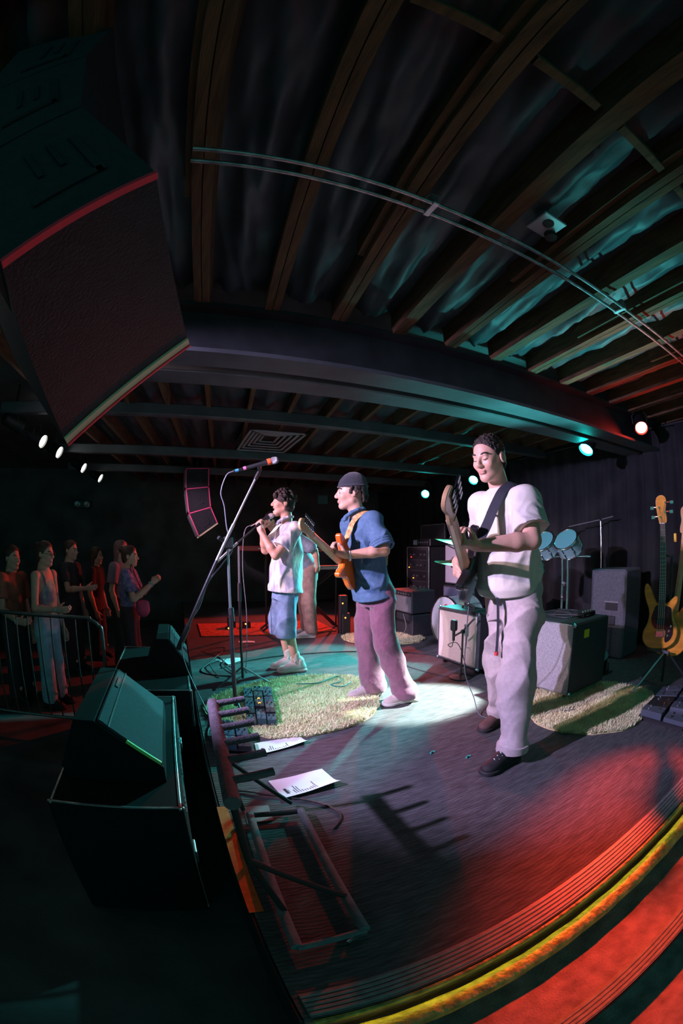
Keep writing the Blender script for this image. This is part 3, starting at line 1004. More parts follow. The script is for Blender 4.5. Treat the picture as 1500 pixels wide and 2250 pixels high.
for q in ((0.63, 3.98, 0.02), (0.78, 3.62, 0.02), (0.30, 3.55, 0.02)):
    MB().tube([(0.55, 3.71, 0.16), q], 0.0085, 8).build('leg', m_tube if q[0] > 0.7 else m_black_metal, s2, smooth=True)
done()

# ---------------------------------------------------------------- amplifiers


def combo(name, lo, hi, label, grille, panel=0.0, border=0.03, wheels=True, corner=True, cat='amplifier', front_m=None):
    """amplifier whose front faces the audience (-x)"""
    lo, hi = vec(lo), vec(hi)
    root = thing(name, ((lo[0] + hi[0]) / 2, (lo[1] + hi[1]) / 2, lo[2]), label, cat)
    zb = lo[2] + (0.05 if wheels else 0.012)
    MB().bbox((lo[0], lo[1], zb), hi, 0.014).build('cabinet', m_tolex, root)
    g = MB().bbox((lo[0] - 0.006, lo[1] + border, zb + border), (lo[0] + 0.005, hi[1] - border, hi[2] - border - panel), 0.004).build('grille_cloth', grille, root)
    MB().box((lo[0] - 0.004, lo[1] + border - 0.008, hi[2] - border - panel), (lo[0] + 0.002, hi[1] - border + 0.008, hi[2] - border - panel + 0.007)).build('piping', m_alu, root)
    MB().box((lo[0] - 0.004, lo[1] + border - 0.008, zb + border - 0.007), (lo[0] + 0.002, hi[1] - border + 0.008, zb + border)).build('piping', m_alu, root)
    if panel:
        pn = MB().box((lo[0] - 0.005, lo[1] + border, hi[2] - border - panel + 0.012), (lo[0] + 0.003, hi[1] - border, hi[2] - border)).build('control_panel', m_steel, root)
        for i in range(7):
            y = lo[1] + border + 0.04 + i * (hi[1] - lo[1] - 2 * border - 0.08) / 6
            MB().cyl((lo[0] - 0.02, y, hi[2] - border - panel * 0.5 + 0.006), (lo[0] - 0.005, y, hi[2] - border - panel * 0.5 + 0.006), 0.011, n=10).build('knob', m_alu, pn)
    yc = (lo[1] + hi[1]) / 2
    xc = (lo[0] + hi[0]) / 2
    MB().tube(catmull([(xc, yc - 0.10, hi[2]), (xc, yc - 0.07, hi[2] + 0.028), (xc, yc + 0.07, hi[2] + 0.028), (xc, yc + 0.10, hi[2])], 5), 0.011, 8).build('handle', m_rubber, root, smooth=True)
    if corner:
        for y in (lo[1], hi[1]):
            for z in (zb, hi[2]):
                MB().sphere((lo[0] + 0.012, y + (0.012 if y == lo[1] else -0.012), z + (0.012 if z == zb else -0.012)), 0.022, 8).build('corner_cap', m_chrome, root, smooth=True)
    for y in (lo[1] + 0.07, hi[1] - 0.07):
        for x in (lo[0] + 0.06, hi[0] - 0.06):
            if wheels:
                MB().cyl((x, y - 0.014, lo[2] + 0.027), (x, y + 0.014, lo[2] + 0.027), 0.027, n=14).build('caster', m_rubber, root, smooth=True)
            else:
                MB().cyl((x, y, lo[2]), (x, y, lo[2] + 0.014), 0.016, n=10).build('foot', m_rubber, root)
    done()
    return root


combo('guitar_amplifier', (2.58, 3.01, 0), (2.86, 3.69, 0.61), 'black guitar amplifier with cream grille cloth and a fat microphone before it', m_cloth, 0.0, 0.035)
cab = combo('bass_cabinet', (2.66, 1.95, 0), (3.18, 2.60, 0.63), 'big bass cabinet with glittering silver grille behind the bass player', m_silver, 0.0, 0.012)
ORG[:] = tuple(cab.location)
MB().box((2.80, 1.946, 0.50), (2.87, 1.951, 0.565)).build('yellow_sticker', mat('yellow_sticker', (0.8, 0.62, 0.02), 0.5), cab)
done()
combo('guitar_amplifier', (2.98, 4.88, 0.31), (3.36, 5.42, 0.635), 'small combo amplifier with a row of knobs and lavender grille on a black crate', m_greycloth, 0.065, 0.02, wheels=False, corner=False)
c = thing('crate', (3.17, 5.15, 0), 'black crate carrying the small combo amplifier', 'crate')
MB().bbox((2.99, 4.87, 0), (3.38, 5.43, 0.308), 0.01).build('body', m_tolex, c)
MB().box((2.985, 4.95, 0.18), (2.992, 5.35, 0.22)).build('grip_slot', m_black, c)
done()
c = thing('gear_box', (2.85, 5.6, 0), 'low black box with teal lit lid half hidden behind the guitarist', 'box')
MB().bbox((2.62, 5.30, 0), (2.95, 5.95, 0.44), 0.01).build('body', m_tolex, c)
MB().bbox((2.60, 5.28, 0.44), (2.97, 5.97, 0.46), 0.006).build('lid', mat('grey_lid', (0.25, 0.27, 0.28), 0.5), c)
done()
combo('speaker_cabinet', (3.82, 4.76, 0.66), (4.15, 5.30, 1.26), 'upper pale lavender speaker cabinet behind the cymbals', mat('lavender_cloth', (0.45, 0.42, 0.46), 0.8, var=0.1, vscale=100), 0.0, 0.02, wheels=False, corner=False)
combo('speaker_cabinet', (3.80, 4.74, 0.0), (4.17, 5.32, 0.65), 'lower dark blue speaker cabinet standing under the lavender one', mat('bluegrey_cloth', (0.16, 0.17, 0.24), 0.8, var=0.1, vscale=100), 0.0, 0.03, wheels=False, corner=False)

# side fill speaker at the back right, standing on end
sf = thing('side_fill_speaker', (4.2, 2.5, 0), 'grey upright speaker with a dark hand hole in front of the curtain on the right', 'loudspeaker')
V = [(x, y, z) for (x, y0_, y1_, z) in ((4.02, 2.20, 2.72, 0.30), (4.02, 2.28, 2.72, 0.93)) for y, in ((y0_,), (y1_,))]
body = MB().bbox((4.02, 2.26, 0.0), (4.40, 2.74, 0.95), 0.02).build('cabinet', mat('slate_cabinet', (0.085, 0.09, 0.11), 0.7, var=0.2, vscale=40, bump=0.3, bscale=200), sf)
MB().box((4.012, 2.36, 0.52), (4.03, 2.52, 0.60)).build('hand_hole', m_black, sf)
MB().bbox((4.005, 2.34, 0.60), (4.03, 2.54, 0.615), 0.003).build('hole_rim', m_greycloth, sf)
MB().bbox((4.005, 2.38, 0.36), (4.022, 2.53, 0.46), 0.004).build('socket_plate', m_steel, sf)
done()

# rack case with open lid
rk = thing('equipment_rack', (4.1, 6.3, 0), 'equipment rack with lit controls and raised lid between guitarist and cymbals', 'rack')
MB().bbox((3.9, 5.86, 0.0), (4.35, 6.55, 1.22), 0.01).build('case', m_tolex, rk)
for y in (5.85, 6.54):
    MB().bbox((3.892, y, 0.02), (3.91, y + 0.018, 1.225), 0.003).build('metal_edge', m_alu, rk)
MB().bbox((3.892, 5.85, 1.21), (3.91, 6.56, 1.228), 0.003).build('metal_edge', m_alu, rk)
for i in range(5):
    z = 0.30 + i * 0.18
    pn = MB().bbox((3.888, 5.90, z), (3.90, 6.50, z + 0.15), 0.003).build('rack_unit', m_steel if i % 2 else m_black_metal, rk)
    for k in range(5):
        MB().cyl((3.875, 5.97 + k * 0.11, z + 0.075), (3.889, 5.97 + k * 0.11, z + 0.075), 0.016, n=10).build('knob', m_alu if (i + k) % 3 else m_plastic, pn)
    MB().sphere((3.882, 6.46 - 0.07 * (i % 3), z + 0.03), 0.009, 8).build('indicator', (m_led_o, m_led_r, m_led_o)[i % 3], pn)
hd = MB().bbox((3.95, 5.90, 1.235), (4.28, 6.44, 1.36), 0.01).build('amplifier_head', m_black_metal, rk)
for k in range(6):
    MB().cyl((3.935, 5.97 + k * 0.07, 1.30), (3.95, 5.97 + k * 0.07, 1.30), 0.014, n=10).build('knob', m_alu, hd)
MB().bbox((3.943, 6.30, 1.26), (3.951, 6.42, 1.34), 0.002).build('display', mat('pale_display', (0.35, 0.6, 0.6), 0.4), hd)
ld = MB().bbox((4.30, 5.95, 1.36), (4.33, 6.72, 1.62), 0.004).build('lid', m_tolex, rk)
for a, b in (((4.29, 5.95, 1.36), (4.30, 5.965, 1.62)), ((4.29, 6.705, 1.36), (4.30, 6.72, 1.62)), ((4.29, 5.95, 1.605), (4.30, 6.72, 1.62))):
    MB().box(a, b).build('lid_edge', m_alu, ld)
done()

# ---------------------------------------------------------------- drums and cymbals
m_shell = mat('teal_drum_shell', (0.25, 0.45, 0.47), 0.3, coat=0.5, var=0.15, vscale=6)
m_head = mat('drum_head', (0.78, 0.78, 0.76), 0.6)
m_bronze = mat('cymbal_bronze', (0.72, 0.60, 0.32), 0.28, metal=0.9, var=0.15, vscale=20)


def drum(name, c, axis, r, depth, label, legs=None, head_logo=False, clear=False):
    c, ax = vec(c), nrm(axis)
    root = thing(name, c - (0, 0, r), label, 'drum', 'drum kit')
    MB().lathe([(r, -depth / 2), (r, depth / 2)], c, ax, 28).build('shell', m_shell, root, smooth=True)
    hm = m_head if not clear else mat('glossy_teal_head', (0.10, 0.32, 0.34), 0.2, coat=0.5)
    for s in (-1, 1):
        MB().lathe([(r * 0.985, 0), (r * 0.9, 0.003), (0.002, 0.004)], c + ax * s * depth / 2, ax * s, 28).build('head', hm, root, smooth=True)
        MB().tube([c + ax * s * (depth / 2) + r * 1.02 * q for q in circle(ax, 28)], 0.009, 6, closed=True).build('hoop', m_chrome, root, smooth=True)
    cir = circle(ax, 8)
    for q in cir:
        MB().tube([c + ax * depth * 0.5 + q * r * 1.04, c - ax * depth * 0.5 + q * r * 1.04], 0.004, 6).build('tension_rod', m_chrome, root)
        MB().sphere(c + q * r * 1.03, 0.012, 6).build('lug', m_chrome, root, smooth=True)
    if head_logo:
        MB().lathe([(0.05, 0.006), (0.05, 0.008), (0.002, 0.009)], c + ax * depth / 2 + vec((0, -0.02, r * 0.55)), ax, 16).build('logo_patch', mat('red_patch', (0.7, 0.05, 0.06), 0.6), root)
    if legs:
        for q in legs:
            MB().tube(q, 0.009, 8).build('leg', m_chrome, root, smooth=True)
    done()
    return root


def circle(ax, n):
    ax = nrm(ax)
    ref = vec((0, 0, 1)) if abs(ax[2]) < 0.9 else vec((1, 0, 0))
    x = nrm(np.cross(ref, ax))
    y = np.cross(ax, x)
    return [x * math.cos(t) + y * math.sin(t) for t in np.linspace(0, 2 * math.pi, n, endpoint=False)]


def cymbal(c, axis, r, foot, label):
    c, ax = vec(c), nrm(axis)
    root = thing('cymbal', foot, label, 'cymbal', 'cymbals')
    MB().lathe([(r, -0.012), (r * 0.7, 0.004), (r * 0.22, 0.016), (r * 0.18, 0.032), (r * 0.06, 0.042), (0.004, 0.043), (0.004, 0.04), (r * 0.17, 0.029), (r * 0.69, 0.001), (r * 0.995, -0.0145)], c, ax, 36).build('plate', m_bronze, root, smooth=True)
    MB().cyl(c, c + ax * 0.08, 0.006, n=8).build('wing_nut_rod', m_chrome, root, smooth=True)
    MB().lathe([(0.016, 0.045), (0.016, 0.06), (0.004, 0.062)], c, ax, 12).build('felt', m_rubber, root, smooth=True)
    top = c - ax * 0.05
    f = vec(foot)
    MB().tube([c, top, (f[0], f[1], top[2] - 0.12)], 0.008, 8).build('arm', m_chrome, root, smooth=True)
    MB().tube([(f[0], f[1], top[2] - 0.1), (f[0], f[1], f[2] + 0.12)], 0.0105, 8).build('pole', m_chrome, root, smooth=True)
    for a in (0.5, 2.6, 4.7):
        MB().tube([(f[0], f[1], f[2] + 0.26), (f[0] + 0.22 * math.cos(a), f[1] + 0.22 * math.sin(a), f[2] + 0.01)], 0.007, 6).build('leg', m_chrome, root)
    done()


drum('kick_drum', (3.25, 4.22, 0.32), (-1, 0, 0), 0.30, 0.38, 'kick drum with white front head and red patch behind the cream amplifier', None, True)
drum('rack_tom', (3.42, 2.93, 1.22), (-0.75, -0.1, 0.65), 0.125, 0.15, 'left of the two shiny teal toms on the percussion bar', clear=True)
drum('rack_tom', (3.42, 2.62, 1.23), (-0.75, -0.1, 0.65), 0.125, 0.15, 'right of the two shiny teal toms on the percussion bar', clear=True)
drum('snare_drum', (3.50, 3.25, 0.98), (-0.35, -0.1, 0.9), 0.17, 0.14, 'pale snare drum glimpsed behind the elbow of the bass player', [[(3.50, 3.25, 0.92), (3.52, 3.27, 0.01)], [(3.50, 3.25, 0.3), (3.35, 3.15, 0.01)], [(3.50, 3.25, 0.3), (3.65, 3.15, 0.01)], [(3.50, 3.25, 0.3), (3.5, 3.45, 0.01)]])
drum('floor_tom', (3.95, 3.75, 0.42), (0, 0, 1), 0.20, 0.40, 'floor tom standing beside the kick drum', [[(3.95 + 0.21 * math.cos(a), 3.75 + 0.21 * math.sin(a), 0.45), (3.95 + 0.23 * math.cos(a), 3.75 + 0.23 * math.sin(a), 0.01)] for a in (0.3, 2.4, 4.5)])
cymbal((3.30, 4.42, 1.02), (0.10, -0.14, 1), 0.23, (3.64, 4.38, 0), 'lower brighter cymbal behind the hand of the bass player')
cymbal((3.40, 4.62, 1.29), (0.22, -0.22, 1), 0.20, (3.70, 4.66, 0), 'upper tilted cymbal behind the hand of the bass player')
pb = thing('percussion_stand', (3.46, 2.74, 0), 'chrome percussion stand with a cross bar carrying the two teal toms', 'stand')
MB().tube([(3.46, 2.36, 1.11), (3.46, 3.02, 1.10)], 0.013, 10).build('cross_bar', m_chrome, pb, smooth=True)
for y in (2.73, 2.66):
    MB().tube([(3.47, y, 0.02), (3.46, y, 1.10)], 0.0125, 10).build('pole', m_chrome, pb, smooth=True)
MB().sphere((3.46, 2.70, 0.84), 0.03, 8).build('clamp', m_chrome, pb, smooth=True)
MB().sphere((3.47, 2.73, 0.70), 0.024, 8).build('clamp', m_chrome, pb, smooth=True)
for y in (2.93, 2.62):
    MB().tube([(3.46, y, 1.11), (3.46, y, 1.2)], 0.008, 8).build('tom_holder', m_chrome, pb, smooth=True)
for a in (0.2, 2.3, 4.4):
    MB().tube([(3.47, 2.70, 0.25), (3.47 + 0.3 * math.cos(a), 2.70 + 0.3 * math.sin(a), 0.012)], 0.009, 8).build('leg', m_chrome, pb)
done()
bs = thing('overhead_stand', (4.45, 2.88, 0), 'thin overhead boom stand rising behind the grey upright speaker', 'mic stand')
MB().tube([(4.45, 2.88, 0.02), (4.45, 2.88, 1.50)], 0.009, 8).build('pole', m_tube, bs, smooth=True)
MB().tube([(4.35, 3.32, 1.44), (4.45, 2.90, 1.50), (4.50, 2.72, 1.53)], 0.007, 8).build('boom_arm', m_tube, bs, smooth=True)
MB().sphere((4.45, 2.88, 1.50), 0.018, 8).build('swivel', m_plastic, bs, smooth=True)
MB().tube([(4.35, 3.32, 1.44), (4.33, 3.42, 1.41)], 0.013, 8).build('microphone_capsule', m_plastic, bs, smooth=True)
for a in (0.2, 2.3, 4.4):
    MB().tube([(4.45, 2.88, 0.2), (4.45 + 0.2 * math.cos(a), 2.88 + 0.2 * math.sin(a), 0.012)], 0.008, 8).build('leg', m_black_metal, bs)
done()

# fat microphone on a short stand before the cream amplifier
ms = thing('short_microphone_stand', (2.44, 3.08, 0), 'short black boom stand standing before the cream amplifier', 'mic stand')
MB().lathe([(0.11, 0), (0.11, 0.012), (0.02, 0.03), (0.012, 0.05)], (2.44, 3.08, 0), (0, 0, 1), 18).build('round_base', m_black_metal, ms, smooth=True)
MB().tube([(2.44, 3.08, 0.03), (2.44, 3.08, 0.44)], 0.010, 10).build('pole', m_black_metal, ms, smooth=True)
MB().tube([(2.50, 2.99, 0.58), (2.44, 3.08, 0.455), (2.42, 3.17, 0.40)], 0.009, 8).build('boom', m_black_metal, ms, smooth=True)
MB().sphere((2.44, 3.08, 0.45), 0.024, 8).build('swivel', m_plastic, ms, smooth=True)
done()
mf = thing('studio_microphone', (2.42, 3.18, 0.38), 'fat black rectangular microphone pointing at the cream grille', 'microphone')
MB().bbox((2.40, 3.165, 0.44), (2.45, 3.235, 0.545), 0.012).build('capsule_housing', m_plastic, mf)
MB().tube([(2.425, 3.2, 0.345), (2.425, 3.2, 0.45)], [0.013, 0.017], 10).build('body', m_plastic, mf, smooth=True)
done()
cable('amplifier_microphone_cable', [(2.425, 3.2, 0.345), (2.42, 3.22, 0.28), (2.40, 3.25, 0.30), (2.43, 3.15, 0.33), (2.46, 3.08, 0.2), (2.46, 3.05, 0.01), (2.3, 3.3, 0.006), (2.2, 3.9, 0.006), (2.35, 4.3, 0.006)], 'black cable looping from the fat microphone to the floor', 0.004)

# ---------------------------------------------------------------- keyboard at the far end
kb = thing('keyboard', (1.75, 6.0, 1.17), 'long red lit stage keyboard behind the singer', 'keyboard')
MB().bbox((0.9, 5.95, 1.17), (2.6, 6.27, 1.24), 0.012).build('body', mat('red_lit_keyboard', (0.45, 0.07, 0.06), 0.4), kb)  # the red light of the far end is put into the body colour
for i in range(36):
    MB().box((1.15 + i * 0.024, 5.935, 1.195), (1.15 + i * 0.024 + 0.022, 5.952, 1.212)).build('key', m_paper, kb)
done()
k2 = thing('keyboard', (2.2, 5.9, 0.9), 'slim lower keyboard with pale front edge beside the guitarist', 'keyboard')
MB().bbox((1.35, 5.86, 0.905), (2.62, 6.16, 0.945), 0.008).build('body', mat('pale_edge', (0.6, 0.5, 0.48), 0.4), k2)
for i in range(40):
    MB().box((1.5 + i * 0.024, 5.90, 0.945), (1.5 + i * 0.024 + 0.021, 6.04, 0.957)).build('key', m_paper, k2)
done()
ks = thing('keyboard_stand', (1.8, 6.05, 0), 'black crossed keyboard stand carrying both keyboards', 'stand')
for y in (5.96, 6.12):
    for a, b in (((1.2, y, 0.02), (2.35, y + 0.02, 0.905)), ((2.35, y, 0.02), (1.45, y + 0.02, 0.905))):
        MB().tube([a, b], 0.016, 8).build('cross_leg', m_black_metal, ks, smooth=True)
for x in (1.3, 2.4):
    MB().tube([(x, 6.17, 0.02), (x, 6.17, 1.17)], 0.014, 8).build('upright', m_black_metal, ks, smooth=True)
    MB().tube([(x, 6.0, 1.16), (x, 6.2, 1.16)], 0.010, 8).build('upper_arm', m_black_metal, ks, smooth=True)
done()
for i, (x, y, z, m) in enumerate(((0.80, 6.35, 0.16, m_led_o), (1.02, 6.3, 0.10, m_led_o), (2.30, 5.55, 0.30, m_led_o), (2.28, 5.6, 0.55, m_led_o), (0.75, 6.2, 0.05, m_led_o))):
    b = thing('effect_unit', (x, y, 0), ('dark box with orange lamp left of the singer under the keyboard', 'lower dark box with orange lamp beside the legs of the singer', 'short dark box with orange lamp right of the keyboard player', 'taller dark box with orange lamp right of the keyboard player', 'flattest dark box with orange lamp on the red rug')[i], 'effect unit', 'effect units by the keyboard')
    MB().bbox((x - 0.06, y - 0.05, 0.001), (x + 0.06, y + 0.05, z), 0.008).build('housing', m_plastic, b)
    MB().sphere((x - 0.02, y - 0.052, z * 0.8), 0.011, 8).build('lamp', m, b)
    done()
red = mat('red_lit_rug', (0.55, 0.10, 0.05), 0.95, var=0.4, vscale=20, bump=0.6, bscale=120)  # red glow on the floor, put into the rug colour
rr = MB().bbox((0.30, 5.75, 0.0), (2.25, 6.7, 0.016), 0.006).build('red_lit_rug', red, None, label='reddish flat rug under the keyboard stand at the far end', cat='rug')

# ================================================================ things lying on the stage
m_rug = mat('shag_backing', (0.62, 0.52, 0.27), 0.95, var=0.35, vscale=30, bump=0.8, bscale=160)
m_pile = mat('shag_pile', (0.95, 0.84, 0.52), 0.9, var=0.2, vscale=9)


def shag(cx, cy, rx, ry, label, n, seed, rot=0.0, wob=0.04):
    r = np.random.default_rng(seed)
    root = thing('shag_rug', (cx, cy, 0), label, 'rug', 'shaggy yellow rugs')
    A = np.linspace(0, 2 * math.pi, 64, endpoint=False)
    rad = 1 + wob * np.sin(3 * A + seed) + wob * 0.6 * np.sin(5 * A + 2 * seed) + 0.012 * r.normal(size=64)
    c, s = math.cos(rot), math.sin(rot)

    def at(a, t):
        k = np.interp(a % (2 * math.pi), A, rad, period=2 * math.pi) * t
        x, y = rx * k * np.cos(a), ry * k * np.sin(a)
        return cx + c * x - s * y, cy + s * x + c * y
    rings = []
    for t, z in ((1.0, 0.001), (0.99, 0.012), (0.95, 0.018), (0.02, 0.02)):
        X, Y = at(A, t)
        rings.append(np.c_[X, Y, np.full(64, z)])
    MB().rings(rings, True).build('backing', m_rug, root, smooth=True)
    a, t = r.uniform(0, 2 * math.pi, n), np.sqrt(r.uniform(0, 1.02, n))
    X, Y = at(a, t)
    h = r.uniform(0.014, 0.030, n)
    th = r.uniform(0, 2 * math.pi, n)
    w = r.uniform(0.003, 0.006, n)
    ln = r.uniform(0.008, 0.026, n)
    ld = r.uniform(0, 2 * math.pi, n)
    z0 = 0.014
    P0 = np.c_[X - w * np.cos(th), Y - w * np.sin(th), np.full(n, z0)]
    P1 = np.c_[X + w * np.cos(th), Y + w * np.sin(th), np.full(n, z0)]
    P2 = np.c_[X + ln * np.cos(ld), Y + ln * np.sin(ld), z0 + h]
    V = np.stack([P0, P1, P2], 1).reshape(-1, 3)
    F = [(3 * i, 3 * i + 1, 3 * i + 2) for i in range(n)]
    MB().add(V, F).build('pile', m_pile, root, kind='stuff')
    done()


shag(0.90, 3.12, 0.76, 0.60, 'round yellow shag rug under the feet of the guitarist and the pedals', 26000, 1, math.radians(30))
shag(2.72, 1.76, 0.56, 0.52, 'yellow shag rug under the big bass cabinet at the right', 20000, 2, math.radians(-10), 0.05)
shag(2.62, 5.02, 0.55, 0.36, 'small yellow shag rug behind the legs of the guitarist', 9000, 3, math.radians(-35))


def sheet(name, corners, label, lift=0.0, lines=True, m=None, seed=0, cat='paper'):
    """sheet of paper on the floor, corners in order, one long edge lifted"""
    r = np.random.default_rng(seed)
    a, b, c, d = [vec((*p, 0)) for p in corners]
    root = thing(name, ((a + c) / 2), label, cat, 'papers on the stage')
    n, k = 13, 9

    def pt(u, v, dz=0.0):
        p = (a * (1 - u) + b * u) * (1 - v) + (d * (1 - u) + c * u) * v
        z = 0.004 + lift * max(0, (v - 0.55) / 0.45) ** 2 * (0.35 + 0.65 * u) + 0.002 * math.sin(u * 7 + seed)
        return (p[0], p[1], z + dz)
    V = [pt(i / (n - 1), j / (k - 1)) for j in range(k) for i in range(n)] + [pt(i / (n - 1), j / (k - 1), -0.0012) for j in range(k) for i in range(n)]
    F = []
    for j in range(k - 1):
        for i in range(n - 1):
            q = (j * n + i, (j + 1) * n + i, (j + 1) * n + i + 1, j * n + i + 1)
            F.append(q[::-1])
            F.append(tuple(x + n * k for x in q))
    edge = [i for i in range(n)] + [j * n + n - 1 for j in range(1, k)] + [(k - 1) * n + i for i in range(n - 2, -1, -1)] + [j * n for j in range(k - 2, 0, -1)]
    for i in range(len(edge)):
        p, q = edge[i], edge[(i + 1) % len(edge)]
        F.append((p, q, q + n * k, p + n * k))
    MB().add(V, F).build('sheet', m or m_paper, root, smooth=False)
    if lines:
        def mark(u0, u1, v0, v1, nm):
            st = max(2, int((v1 - v0) * 12) + 1)
            W, G = [], []
            for i in range(st):
                v = v0 + (v1 - v0) * i / (st - 1)
                W += [pt(u0, v, 0.0012), pt(u1, v, 0.0012)]
            G = [(2 * i, 2 * i + 2, 2 * i + 3, 2 * i + 1) for i in range(st - 1)]
            MB().add(W, G).build(nm, m_ink, root)
        mark(0.10, 0.15, 0.52, 0.80, 'print_title')
        mark(0.165, 0.175, 0.58, 0.74, 'print_line')
        for i, l in enumerate((0.22, 0.42, 0.36, 0.14, 0.10, 0.12, 0.10, 0.16, 0.18, 0.40)):
            u = 0.24 + i * 0.042
            mark(u, u + 0.013, 0.86 - l, 0.86, 'print_line')
    done()
    return root


sheet('set_list', [(0.41, 2.45), (0.71, 2.51), (0.735, 2.37), (0.39, 2.27)], 'white set list lying between the pedals and the yellow rug', 0.02, seed=1)
sheet('set_list', [(0.385, 1.965), (0.70, 2.02), (0.73, 1.81), (0.42, 1.76)], 'larger lavender lit set list with a curled edge nearest the camera', 0.035, seed=2)
sheet('set_list', [(0.38, 4.56), (0.66, 4.62), (0.68, 4.46), (0.50, 4.34)], 'bright cyan lit sheet behind the pole of the boom stand', 0.01, False, seed=3)
sheet('set_list', [(0.77, 5.46), (0.98, 5.43), (0.97, 5.32), (0.77, 5.34)], 'red lit paper lying far back at the left', 0.005, False, seed=4)
sheet('index_card', [(0.21, 1.74), (0.33, 1.735), (0.32, 1.60), (0.20, 1.59)], 'small grey card lying in the shade beside the guitar rack', 0.005, False, mat('grey_card', (0.30, 0.29, 0.32), 0.8), seed=5, cat='card')


def pedalboard(name, corners, rows, cols, label, leds, screen=None, seed=0, h=0.05):
    r = np.random.default_rng(seed)
    a, b, c, d = [vec((*p, 0)) for p in corners]
    root = thing(name, (a + c) / 2, label, 'pedalboard', 'pedalboards')

    def P(u, v, z):
        q = (a * (1 - u) + b * u) * (1 - v) + (d * (1 - u) + c * u) * v
        return vec((q[0], q[1], z))

    def block(u0, u1, v0, v1, z0, z1, nm, m, par):
        V = [P(u0, v0, z0), P(u1, v0, z0), P(u1, v1, z0), P(u0, v1, z0), P(u0, v0, z1), P(u1, v0, z1), P(u1, v1, z1), P(u0, v1, z1)]
        return MB().add(V, [(0, 1, 2, 3), (4, 7, 6, 5), (0, 4, 5, 1), (1, 5, 6, 2), (2, 6, 7, 3), (3, 7, 4, 0)]).build(nm, m, par)
    bd = block(0, 1, 0, 1, 0.004 + 0.02, h * 0.6, 'board', m_black_metal, root)
    for u in (0.02, 0.9):
        block(u, u + 0.08, 0.05, 0.95, 0.001, 0.026, 'foot', m_rubber, root)
    cols_m = [mat('pedal_slate', (0.08, 0.10, 0.13), 0.4), mat('pedal_steel', (0.16, 0.18, 0.20), 0.35, metal=0.6), mat('pedal_blue', (0.03, 0.06, 0.09), 0.4), mat('pedal_black', (0.02, 0.02, 0.025), 0.4)]
    k = 0
    for i in range(rows):
        for j in range(cols):
            u0, u1 = (j + 0.06) / cols, (j + 0.94) / cols
            v0, v1 = (i + 0.06) / rows, (i + 0.94) / rows
            hh = h * r.uniform(0.9, 1.3)
            pd = block(u0, u1, v0, v1, h * 0.6, hh + 0.012, 'pedal', cols_m[int(r.integers(0, 4))], root)
            um, vm = (u0 + u1) / 2, v0 + (v1 - v0) * 0.75
            MB().cyl(P(um, vm, hh + 0.01), P(um, vm, hh + 0.024), 0.007, n=8).build('foot_switch', m_chrome, pd)
            for q in (0.25, 0.75):
                MB().cyl(P(u0 + (u1 - u0) * q, v0 + (v1 - v0) * 0.3, hh + 0.01), P(u0 + (u1 - u0) * q, v0 + (v1 - v0) * 0.3, hh + 0.024), 0.0065, n=8).build('knob', m_plastic if k % 2 else m_alu, pd)
            if k in leds:
                MB().sphere(P(um, v0 + (v1 - v0) * 0.5, hh + 0.014), 0.009, 8).build('lamp', m_led_o, pd)
            k += 1
    if screen:
        block(*screen, h + 0.012, h + 0.018, 'screen', m_led_w, root)
    done()


pedalboard('pedalboard', [(0.50, 3.42), (0.74, 3.38), (0.61, 2.66), (0.41, 2.70)], 6, 3, 'black pedalboard with two orange lamps on the round yellow rug', (7, 10), (-0.16, 0.0, 0.70, 0.80), 3)
pedalboard('pedalboard', [(2.70, 1.28), (3.25, 1.36), (3.55, 1.0), (2.66, 0.86)], 2, 5, 'large dark pedalboard with rows of foot switches at the right edge', (), None, 5, 0.06)
pedalboard('pedalboard', [(0.24, 2.72), (0.40, 2.68), (0.37, 2.30), (0.20, 2.34)], 3, 2, 'dark pedals and leads behind the fingers of the guitar rack', (), None, 9)

cable('instrument_cable', [(1.62, 1.98, 1.0), (1.66, 2.06, 0.7), (1.86, 2.30, 0.35), (1.99, 2.34, 0.12), (1.97, 2.22, 0.008), (2.05, 2.1, 0.006), (2.25, 2.0, 0.006), (2.40, 1.86, 0.02), (2.5, 1.75, 0.04)], 'thin lead hanging from the dark bass down to the floor', 0.0035, mat('blue_grey_cable', (0.12, 0.14, 0.18), 0.5))
cable('floor_cable', [(0.98, 3.46, 0.045), (1.15, 3.42, 0.046), (1.30, 3.50, 0.046), (1.40, 3.55, 0.046), (1.37, 3.40, 0.046), (1.25, 3.34, 0.045), (1.33, 3.26, 0.045), (1.45, 3.36, 0.044)], 'dark teal lead tangled on the round yellow rug', 0.005, mat('teal_cable', (0.03, 0.14, 0.14), 0.5))
cable('floor_cable', [(0.40, 4.2, 0.006), (0.7, 4.45, 0.006), (1.2, 4.6, 0.006), (1.9, 4.55, 0.006), (2.5, 4.2, 0.006), (2.75, 3.85, 0.006)], 'black lead running straight across the stage behind the singer', 0.005)
cable('floor_cable', [(0.35, 3.9, 0.006), (0.30, 4.3, 0.03), (0.45, 4.6, 0.006), (0.25, 4.9, 0.02), (0.55, 5.1, 0.006), (0.35, 4.5, 0.02), (0.2, 4.1, 0.006), (0.5, 3.95, 0.006), (0.45, 4.4, 0.02), (0.7, 4.9, 0.006)], 'tangle of dark leads behind the farther floor monitor', 0.005)
cable('floor_cable', [(0.14, 3.2, 0.006), (0.2, 2.9, 0.02), (0.13, 2.6, 0.006), (0.22, 2.2, 0.02), (0.16, 1.95, 0.006), (0.30, 1.85, 0.01), (0.55, 1.70, 0.006), (0.62, 1.55, 0.006), (0.55, 1.45, 0.006)], 'dark lead snaking along the front edge of the stage past the guitar rack', 0.005)
